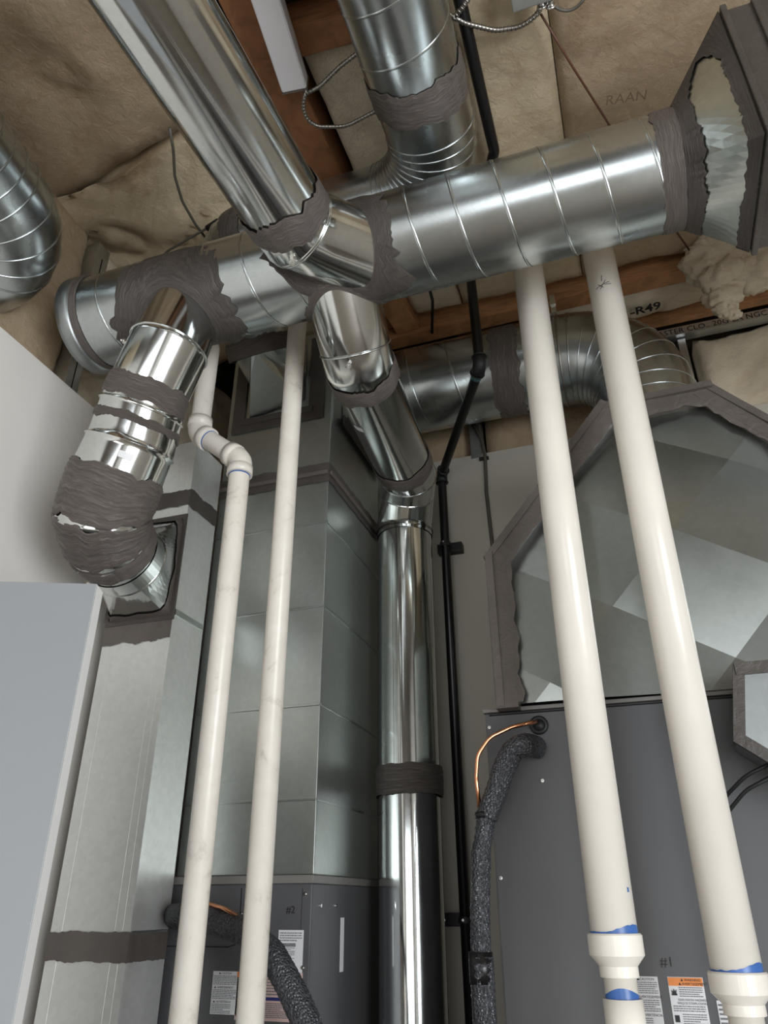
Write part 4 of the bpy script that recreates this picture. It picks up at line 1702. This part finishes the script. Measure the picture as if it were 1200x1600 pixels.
# --- small side duct at the right of furnace 1
sd_ = thing('side_duct', 'dark-edged sheet metal duct corner at the right edge in front of furnace', 'duct')
prf = [(0.235, 1.965), (0.205, 1.815), (0.36, 1.69), (1.0, 1.69), (1.0, 1.965)]
ya, yb = 1.80, 1.944
vs = [Vector((x, ya, z)) for x, z in prf] + [Vector((x, yb, z)) for x, z in prf]
k = 5
mk('duct_body', vs, [tuple(range(k))] + [(i, k + i, k + (i + 1) % k, (i + 1) % k) for i in range(k)] + [tuple(range(2 * k - 1, k - 1, -1))], M['cap'], sd_)
for i in (0, 1, 4):
    a_, b_ = Vector((prf[i][0], ya, prf[i][1])), Vector((prf[(i + 1) % k][0], ya, prf[(i + 1) % k][1]))
    d2 = (b_ - a_).normalized()
    gg = G()
    gg.add(*obbg(a_ - d2 * 0.008, b_ + d2 * 0.008, Vector((-d2.z, 0, d2.x)) * (0.012 + 0.0004 * i), Vector((0, 0.006 + 0.0008 * i, 0))))
    gg.mk('sealed_edge', M['mastic_dark'], sd_)


# ================================================================== PVC PIPES
def pvc(label, path, r, mat, sockets=(), rings=(), group='white plastic vent pipes', reducers=()):
    t = thing('plastic_vent_pipe', label, 'pipe', group)
    P_ = Path(path)
    o = mk('pipe', *tubeg(P_, r, 48, True), mat, t, True); flat_caps(o)
    return t, P_


def zat(px, py, X, Y):
    return pY(px, py, Y).z


YR = 1.70
XR1, XR2 = -0.103, 0.104
tR1 = thing('plastic_vent_pipe', 'thick white plastic pipe with blue-primed reducer, left one of the right-hand pair', 'pipe')
tR2 = thing('plastic_vent_pipe', 'thick white plastic pipe at far right ending in a reducer over the orange label', 'pipe')


def reducer_pipe(t, X, zc, zr, mat=M['pvc'], second=True, smear_az=-0.6):
    """3 inch pipe into a reducer whose socket top is at zc and whose small end is at zr"""
    o = mk('pipe', *tubeg(Path([(X, YR, CZI + 0.02), (X, YR, zc)]), 0.0445, 64, True), mat, t, True); flat_caps(o)
    h = zc - zr
    pr = [(0, 0.0485), (0.003, 0.0515), (h * 0.50, 0.0515), (h * 0.74, 0.036), (h * 0.98, 0.036), (h, 0.034)]
    P_ = Path([(X, YR, zc - d_) for d_, _ in pr])

    def rf(d_):
        for (a0, r0_), (a1, r1_) in zip(pr[:-1], pr[1:]):
            if a0 <= d_ <= a1 + 1e-6:
                return r0_ + (r1_ - r0_) * (d_ - a0) / max(1e-9, a1 - a0)
        return pr[-1][1]
    mk('reducer', *tubeg(P_, rf, 64, True), mat, t, False)
    o = t.children[-1]
    # primer ring above the socket
    P2 = Path([(X, YR, zc + 0.05), (X, YR, zc - 0.001)])
    n_ = 72
    vs, fs = [], []
    for j in range(n_):
        th_ = 2 * PI * j / n_
        hh_ = 0.003 + 0.012 * max(0, math.cos(th_ - smear_az)) ** 3 + 0.002 * mnoise.noise(Vector((j * 0.4, X * 9, 0)))
        for z_ in (zc - 0.001, zc + hh_):
            vs.append(Vector((X + 0.0449 * math.cos(th_), YR + 0.0449 * math.sin(th_), z_)))
    for j in range(n_):
        q = (j + 1) % n_
        fs.append((2 * j, 2 * q, 2 * q + 1, 2 * j + 1))
    o = mk('primer_stain', vs, fs, M['primer'], t, True)
    # thin pipe below
    o = mk('pipe', *tubeg(Path([(X, YR, zr + 0.01), (X, YR, 0.0)]), 0.0302, 48, True), mat, t, True); flat_caps(o)
    if second:
        z3 = zat(975, 1560, X, YR)
        o = mk('coupling', *tubeg(Path([(X, YR, z3), (X, YR, z3 - 0.09)]), 0.0365, 48, True), mat, t, True); flat_caps(o)
        vs, fs = [], []
        for j in range(n_):
            th_ = 2 * PI * j / n_
            hh_ = 0.006 + 0.012 * max(0, math.cos(th_ + 1.5)) ** 2
            for z_ in (z3 - 0.001, z3 + hh_):
                vs.append(Vector((X + 0.0306 * math.cos(th_), YR + 0.0306 * math.sin(th_), z_)))
        for j in range(n_):
            q = (j + 1) % n_
            fs.append((2 * j, 2 * q, 2 * q + 1, 2 * j + 1))
        mk('primer_stain', vs, fs, M['primer'], t, True)


yfr = YR - 0.045
reducer_pipe(tR1, XR1, zat(966, 1459, XR1, yfr), zat(975, 1531, XR1, yfr))
reducer_pipe(tR2, XR2, zat(1150, 1520, XR2, yfr), zat(1165, 1592, XR2, yfr), second=False)
# small blue dab on the left one
q = pY(985, 1390, YR - 0.03)
th0 = -0.55
vs, fs = [], []
for i in range(8):
    a_ = 2 * PI * i / 8
    rr = 0.005 if i % 2 else 0.0022
    th_ = th0 + rr * math.cos(a_) / 0.045
    vs.append(Vector((XR1 + 0.0449 * math.cos(th_), YR + 0.0449 * math.sin(th_), q.z + rr * 1.4 * math.sin(a_))))
mk('primer_dab', vs, [tuple(range(8))], M['primer'], tR1)
# black scribble near the top of the right one
gg = G()
zc = pY(940, 447, YR - 0.045).z
for (a0, z0, a1, z1) in ((-2.2, .0, -1.3, .012), (-1.9, -.008, -1.5, .02), (-1.6, .004, -1.2, .004), (-2.0, .012, -1.7, -.006), (-1.75, .02, -1.68, .04)):
    pp = [Vector((XR2 + 0.0448 * math.cos(a0 + (a1 - a0) * i / 6), YR + 0.0448 * math.sin(a0 + (a1 - a0) * i / 6), zc + z0 + (z1 - z0) * i / 6)) for i in range(7)]
    gg.add(*tubeg(pp, 0.0008, 5))
gg.mk('scribble', M['ink'], tR2)

# left pair
tL2 = thing('plastic_vent_pipe', 'straight scuffed white plastic pipe in front of the square plenum', 'pipe')
o = mk('pipe', *tubeg(Path(fillet([(-0.55, 1.70, 3.28), (-0.872, 1.70, 3.28), (-0.872, 1.70, 0.0)], 0.045)), 0.0302, 48, True), M['pvcd'], tL2, True); flat_caps(o)
tL1 = thing('plastic_vent_pipe', 'scuffed white plastic pipe with an offset of two elbows near its top', 'pipe')
YL = 1.63
lb_ = pY(297, 1600, YL); lt_ = pY(364, 760, YL)
XL1 = (lb_.x + lt_.x) / 2
xu = pY(320, 610, YL).x
za_, zb__ = pY(362, 722, YL).z, pY(318, 676, YL).z
o = mk('pipe', *tubeg(Path(fillet([(XL1, YL, 0.0), (XL1, YL, za_), (xu, YL, zb__), (xu, YL, 3.17), (LX - 0.02, YL, 3.17)], [0.04, 0.04, 0.045], 8)), 0.0302, 48, True), M['pvcd'], tL1, True); flat_caps(o)
dv = Vector((xu - XL1, 0, zb__ - za_)).normalized()
for c_, din in ((Vector((XL1, YL, za_)), Vector((0, 0, -1))), (Vector((xu, YL, zb__)), Vector((0, 0, 1)))):
    other = dv if din.z < 0 else -dv
    P_ = Path(fillet([c_ + din * 0.052, c_, c_ + other * 0.052], 0.04, 8))
    gg = G()
    gg.add(*tubeg(P_, lambda d_, L_=P_.len: 0.0375 if (d_ < 0.028 or d_ > L_ - 0.028) else 0.0345, 48, True, [0, 0.0275, 0.0285] + [x for x in P_.L if 0.03 < x < P_.len - 0.03] + [P_.len - 0.0285, P_.len - 0.0275, P_.len]))
    o = gg.mk('elbow', M['pvcd'], tL1, True); flat_caps(o)
    for dd_ in (0.0, P_.len):
        q, t_, _, _ = P_.at(dd_)
        sgn = -1 if dd_ == 0 else 1
        gg = G(); gg.add(*tubeg([q, q + t_ * sgn * 0.0035], 0.0312, 40, True)); gg.mk('primer_ring', M['primer'], tL1)

# ================================================================== BLACK GAS PIPE
gp = thing('black_pipe', 'thin black pipe with angled offset running up the wall and along the ceiling', 'pipe')
YG = 2.585
ga_, gb_ = pY(740, 1600, YG), pY(690, 745, YG)
xg = (ga_.x + gb_.x) / 2
gt = pY(690, 742, YG)
gu = pY(750, 572, 1.98)
RGp = 0.0175
pts = fillet([(ga_.x, YG, 0.0), (gt.x, YG, gt.z), gu, (gu.x - 0.01, gu.y, CZI - 0.035), (-0.152, 1.57, CZI - 0.035), (-0.152, -0.3, CZI - 0.035)], [0.03, 0.03, 0.03, 0.03], 5)
o = mk('pipe', *tubeg(Path(pts), RGp, 28, True), M['black'], gp, True); flat_caps(o)
for c_, a_, b_ in ((Vector((gt.x, YG, gt.z)), Vector((ga_.x, YG, 1.0)), gu), (gu, Vector((gt.x, YG, gt.z)), gu + Vector((0, 0, 1)))):
    d1, d2 = (a_ - c_).normalized(), (b_ - c_).normalized()
    P_ = Path(fillet([c_ + d1 * 0.042, c_, c_ + d2 * 0.042], 0.03, 5))
    o = mk('elbow', *tubeg(P_, RGp + 0.0055, 28, True), M['blackdull'], gp, True); flat_caps(o)
    gg = G()
    gg.add(*ringg(P_, 0.004, RGp + 0.006, 0.003, 28)); gg.add(*ringg(P_, P_.len - 0.004, RGp + 0.006, 0.003, 28))
    gg.mk('elbow_collar', M['blackdull'], gp, True)
d1 = (Vector((gt.x, YG, gt.z)) - gu).normalized()
gg = G(); gg.add(*tubeg([gu + d1 * 0.044, gu + d1 * 0.062], RGp + 0.001, 24, True)); gg.mk('cement_stain', M['cement'], gp, True)


def strut(px, py, w0, label):
    t = thing('pipe_bracket', label, 'bracket', 'black strut brackets holding the black pipe')
    c_ = pY(px, py, WY - 0.02)
    gg = G()
    gg.add(*boxg(c_.x - 0.055, c_.x + 0.045, WY - 0.040, WY - 0.002, c_.z - 0.019, c_.z + 0.019, 0.002))
    gg.mk('strut_channel', M['blackdull'], t)
    zz = c_.z
    fx = (zz - ga_.z) / (gb_.z - ga_.z)
    xx = ga_.x + (gt.x - ga_.x) * 1.0 if False else None
    p0, p1_ = Vector((ga_.x, YG, 0.0)), Vector((gt.x, YG, gt.z))
    f_ = zz / p1_.z
    q = p0.lerp(p1_, f_)
    gg = G()
    gg.add(*ringg(Path([q - Vector((0, 0, 0.01)), q + Vector((0, 0, 0.01))]), 0.01, RGp + 0.003, 0.0025, 28, wide=4))
    gg.mk('clamp', M['blackdull'], t)
    gg = G(); gg.add(*tubeg([q + Vector((0.0, -RGp - 0.004, 0.0)), q + Vector((0.0, -RGp - 0.018, 0.0))], 0.004, 8)); gg.mk('clamp_bolt', M['bolt'], t)
    return t


strut(706, 858, 40, 'upper black strut bracket on the black pipe below the return duct')
strut(716, 1437, 40, 'lower black strut bracket on the black pipe beside the bright round duct')

# ================================================================== REFRIGERANT LINES
def noisy_tube(path, r, mat, name, parent, seed=0, amp=0.15, n=28, step=0.008):
    P_ = path if isinstance(path, Path) else Path(path)
    k = max(8, int(P_.len / step))
    vs, fs = [], []
    for i in range(k + 1):
        d_ = P_.len * i / k
        p, t, a_, b_ = P_.at(d_)
        R_ = r(d_) if callable(r) else r
        for j in range(n):
            th = 2 * PI * j / n
            rr = R_ * (1 + amp * mnoise.noise(Vector((math.cos(th) * 1.2, math.sin(th) * 1.2, d_ * 22 + seed))) + amp * 0.35 * math.sin(d_ * 420 + th))
            vs.append(p + a_ * (rr * math.cos(th)) + b_ * (rr * math.sin(th)))
    for i in range(k):
        for j in range(n):
            q = (j + 1) % n
            fs.append((i * n + j, i * n + q, (i + 1) * n + q, (i + 1) * n + j))
    fs += [tuple(reversed(range(n))), tuple(k * n + j for j in range(n))]
    return mk(name, vs, fs, mat, parent, True)


rl = thing('insulated_pipe', 'black foam-insulated refrigerant line bending down in front of the right furnace', 'pipe')
yq = 1.86
pp = [pY(838, 1168, 1.93), pY(822, 1162, yq), pY(800, 1172, yq), pY(785, 1210, yq), pY(760, 1278, yq)]
noisy_tube(fillet(pp, 0.02, 4), 0.027, M['foam'], 'insulation_sleeve', rl, 1, 0.12)
pp = [pY(762, 1270, yq), pY(752, 1330, yq), pY(750, 1400, yq), pY(752, 1500, yq)]
noisy_tube(fillet(pp, 0.1, 4), 0.022, M['foam'], 'insulation_sleeve', rl, 5, 0.14)
e = pY(752, 1495, yq)
noisy_tube([e, pY(758, 1600, yq), pY(760, 1600, yq) - Vector((0, 0, 1.0))], 0.026, M['foam'], 'insulation_sleeve', rl, 8, 0.08)
gg = G()
q = pY(760, 1274, yq)
P_ = Path([q + Vector((0, 0, 0.02)), q - Vector((0, 0, 0.02))])
gg.add(*ringg(P_, 0.02, 0.024, 0.004, 28, wide=2)); gg.mk('tape_band', M['black'], rl, True)
q = pY(752, 1512, yq)
P_ = Path([q + Vector((0, 0, 0.03)), q - Vector((0, 0, 0.03))])
gg = G(); gg.add(*tubeg(P_, 0.0265, 28, True)); gg.mk('tape_band', M['black'], rl, True)
q = pY(798, 1190, yq)
# grommet where both lines leave the furnace
gr = pY(842, 1133, GY0 - 0.004)
gg = G()
gg.add(*ringg(Path([gr + Vector((0, 0.01, 0)), gr - Vector((0, 0.01, 0))]), 0.01, 0.018, 0.006, 28))
gg.add(*tubeg([gr + Vector((0, 0.003, 0)), gr - Vector((0, 0.004, 0))], 0.014, 24))
gg.mk('grommet', M['blackdull'], f1, True)
ct = thing('copper_tube', 'curved bare copper tube leaving the right furnace beside the black insulated line', 'pipe')
pp = [pY(840, 1128, 1.95), pY(834, 1128, 1.90), pY(800, 1136, 1.88), pY(765, 1152, 1.86), pY(746, 1180, 1.86), pY(744, 1215, 1.86), pY(749, 1262, 1.86)]
mk('tube', *tubeg(Path(fillet(pp, 0.05, 5)), 0.0052, 16, True), M['copper'], ct, True)

r2 = thing('insulated_pipe', 'black foam-insulated line curving out of the left furnace behind the white pipes', 'pipe')
pp = [pY(272, 1431, 1.99), pY(282, 1431, 1.90), pY(330, 1437, 1.84), pY(385, 1455, 1.80), pY(425, 1490, 1.78), pY(455, 1545, 1.76), pY(480, 1600, 1.75), pY(500, 1680, 1.74)]
pp.append(pp[-1] - Vector((0, 0, 1.0)))
noisy_tube(fillet(pp, 0.08, 4), 0.031, M['foam'], 'insulation_sleeve', r2, 3, 0.06, step=0.005)
c2_ = thing('copper_tube', 'thin copper tube along the top of the left insulated line', 'pipe')
pp = [pY(300, 1412, 1.985), pY(325, 1412, 1.84), pY(352, 1420, 1.80), pY(384, 1440, 1.80), pY(405, 1462, 1.85), pY(432, 1510, 1.87), pY(462, 1580, 1.87), pY(490, 1660, 1.87)]
mk('tube', *tubeg(Path(fillet(pp, 0.05, 4)), 0.005, 14, True), M['copper'], c2_, True)

# thin cables at the right edge of furnace 1
for (c_, lab) in (([(1120, 1275, 1.93), (1135, 1243, 1.90), (1165, 1212, 1.86), (1230, 1180, 1.84)], 'upper thin dark cable sagging across the right furnace'),
                  ([(1125, 1290, 1.93), (1138, 1268, 1.90), (1165, 1235, 1.87), (1240, 1195, 1.84)], 'lower thin dark cable sagging across the right furnace')):
    o = mk('cable', *tubeg(Path(fillet([pY(*c) for c in c_], 0.08, 5)), 0.0042, 12, True), M['blackdull'], None, True)
    recentre(o)
    tag(o, lab, 'cable', 'thin cables at the right furnace')

# ================================================================== ELECTRICAL
# white strip light
sl = thing('strip_light', 'white enamelled strip light running towards the top of the picture', 'light')
a_, b_ = pZ(395, -60, 3.56), pZ(460, 142, 3.56)
dl = (b_ - a_).normalized()
sw = Vector((dl.y, -dl.x, 0))
bm = bmesh.new()
W_, H_ = 0.037, 0.03
vs, fs = obbg(a_ - dl * 1.1 + Vector((0, 0, H_)), b_ + Vector((0, 0, H_)), sw * W_, Vector((0, 0, H_)))
bvs = [bm.verts.new(v) for v in vs]
for f_ in fs:
    bm.faces.new([bvs[i] for i in f_])
bmesh.ops.bevel(bm, geom=list(bm.edges), offset=0.003, segments=2, affect='EDGES')
me = bpy.data.meshes.new('housing'); bm.to_mesh(me); bm.free(); me.materials.append(M['whiteplastic'])
o = bpy.data.objects.new('housing', me); col.objects.link(o); o.parent = sl
gg = G(); gg.add(*obbg(b_ + Vector((0, 0, H_)), b_ + dl * 0.004 + Vector((0, 0, H_)), sw * (W_ + 0.001), Vector((0, 0, H_ + 0.001)))); gg.mk('end_plate', M['armour'], sl)


def armoured(pix, z, label, r=0.0075, mat=None, kind='cable', turns=True, group='armoured cables on the ceiling', name='armoured_cable'):
    pts_ = fillet([pZ(a, b, z[i] if isinstance(z, (list, tuple)) else z) for i, (a, b) in enumerate(pix)], 0.10, 6)
    P_ = Path(pts_)
    gg = G()
    gg.add(*tubeg(P_, r * 0.86, 16, True))
    if turns:
        k = int(P_.len / 0.0105)
        for i in range(k):
            gg.add(*ringg(P_, (i + 0.5) * 0.0105, r * 0.8, r * 0.28, 14, 5, wide=1.2))
    o = gg.mk(name, mat or M['armour'], None, True)
    recentre(o)
    return tag(o, label, kind, group)


armoured([(700, 22), (728, 37), (775, 48), (815, 42), (840, 22), (846, 8)], 3.60, 'armoured cable looping from the black pipe to the junction box')
armoured([(708, 30), (722, 12), (745, -20)], 3.60, 'short armoured cable rising beside the black pipe at the top')
armoured([(862, 8), (880, 18), (900, 14), (918, -8)], 3.60, 'smooth grey cable looping right of the junction box', 0.005, M['cable'], turns=False)
armoured([(478, 146), (500, 135), (530, 105), (575, 70), (620, 50)], 3.58, 'armoured cable climbing right from the strip light end', 0.0065)
armoured([(478, 140), (473, 165), (478, 185), (495, 198), (540, 198), (590, 172), (625, 145)], 3.58, 'armoured cable sagging below the strip light towards the spiral duct', 0.0062)
armoured([(265, 200), (271, 235), (273, 275), (285, 315), (305, 350), (335, 390)], 3.60, 'grey cable dropping along the ceiling left of the bright duct', 0.0055, M['cable'], turns=False)
armoured([(234, 422), (262, 392), (300, 370), (335, 350), (372, 322)], 3.58, 'grey cable crossing under the ceiling batt with a black coupling', 0.005, M['cable'], turns=False)
cb_ = bpy.data.objects[-1] if False else [o for o in col.objects if o.get('label', '').startswith('grey cable crossing')][0]
q0, q1 = pZ(324, 357, 3.58), pZ(341, 346, 3.58)
o = mk('coupling', *tubeg([q0, q1], 0.011, 16, True), M['blackdull'], None, True)
fix_parent(o, cb_)
o = armoured([(845, 22), (892, 100), (945, 184), (1000, 275), (1045, 345), (1080, 395)], [3.625] * 6, 'thin rusty brown wire stretched diagonally under the ceiling insulation', 0.004, M['rust'], 'wire', False, None, 'support_wire')
armoured([(668, 440), (676, 470), (675, 520)], [3.60, 3.60, 3.60], 'short black cable drop hanging above the return duct beside the wooden stub', 0.007, M['blackdull'], turns=False, group=None, name='cable')

# junction box
jb = thing('junction_box', 'grey steel junction box at the top edge of the picture', 'box')
c_ = pZ(828, -14, 3.57)
gg = G(); gg.add(*boxg(c_.x - 0.05, c_.x + 0.05, c_.y - 0.05, c_.y + 0.035, 3.56, 3.62, 0.003)); gg.mk('box_body', M['stud'], jb)
q = pZ(806, 11, 3.575)
gg = G(); gg.add(*tubeg([q, q - Vector((0, 0, 0.006))], 0.0045, 10)); gg.mk('screw', M['bolt'], jb)
for px in (846, 860):
    q = pZ(px, 6, 3.59)
    gg = G()
    gg.add(*tubeg([q - Vector((0, 0.035, 0)), q + Vector((0, 0.008, 0))], 0.011, 14))
    gg.add(*ringg(Path([q - Vector((0, 0.012, 0)), q + Vector((0, 0.008, 0))]), 0.018, 0.011, 0.003, 16))
    gg.mk('cable_connector', M['bolt'], jb, True)

# grey cable on the back wall
pts_ = fillet([pY(735, 655, WY - 0.012), pY(752, 685, WY - 0.012), pY(758, 712, WY - 0.010), pY(760, 770, WY - 0.010), pY(769, 850, WY - 0.010), pY(785, 1000, WY - 0.010)], 0.1, 5)
o = mk('wall_cable', *tubeg(Path(pts_), 0.0075, 14, True), M['cable'], None, True)
recentre(o)
tag(o, 'grey cable clipped to the back drywall left of the octagonal plenum', 'cable')
q = pY(756, 716, WY - 0.01)
gg = G(); gg.add(*boxg(q.x - 0.02, q.x + 0.02, WY - 0.014, WY - 0.001, q.z - 0.006, q.z + 0.006, 0.001))
o2 = gg.mk('cable_clip', M['blackdull']); fix_parent(o2, o)
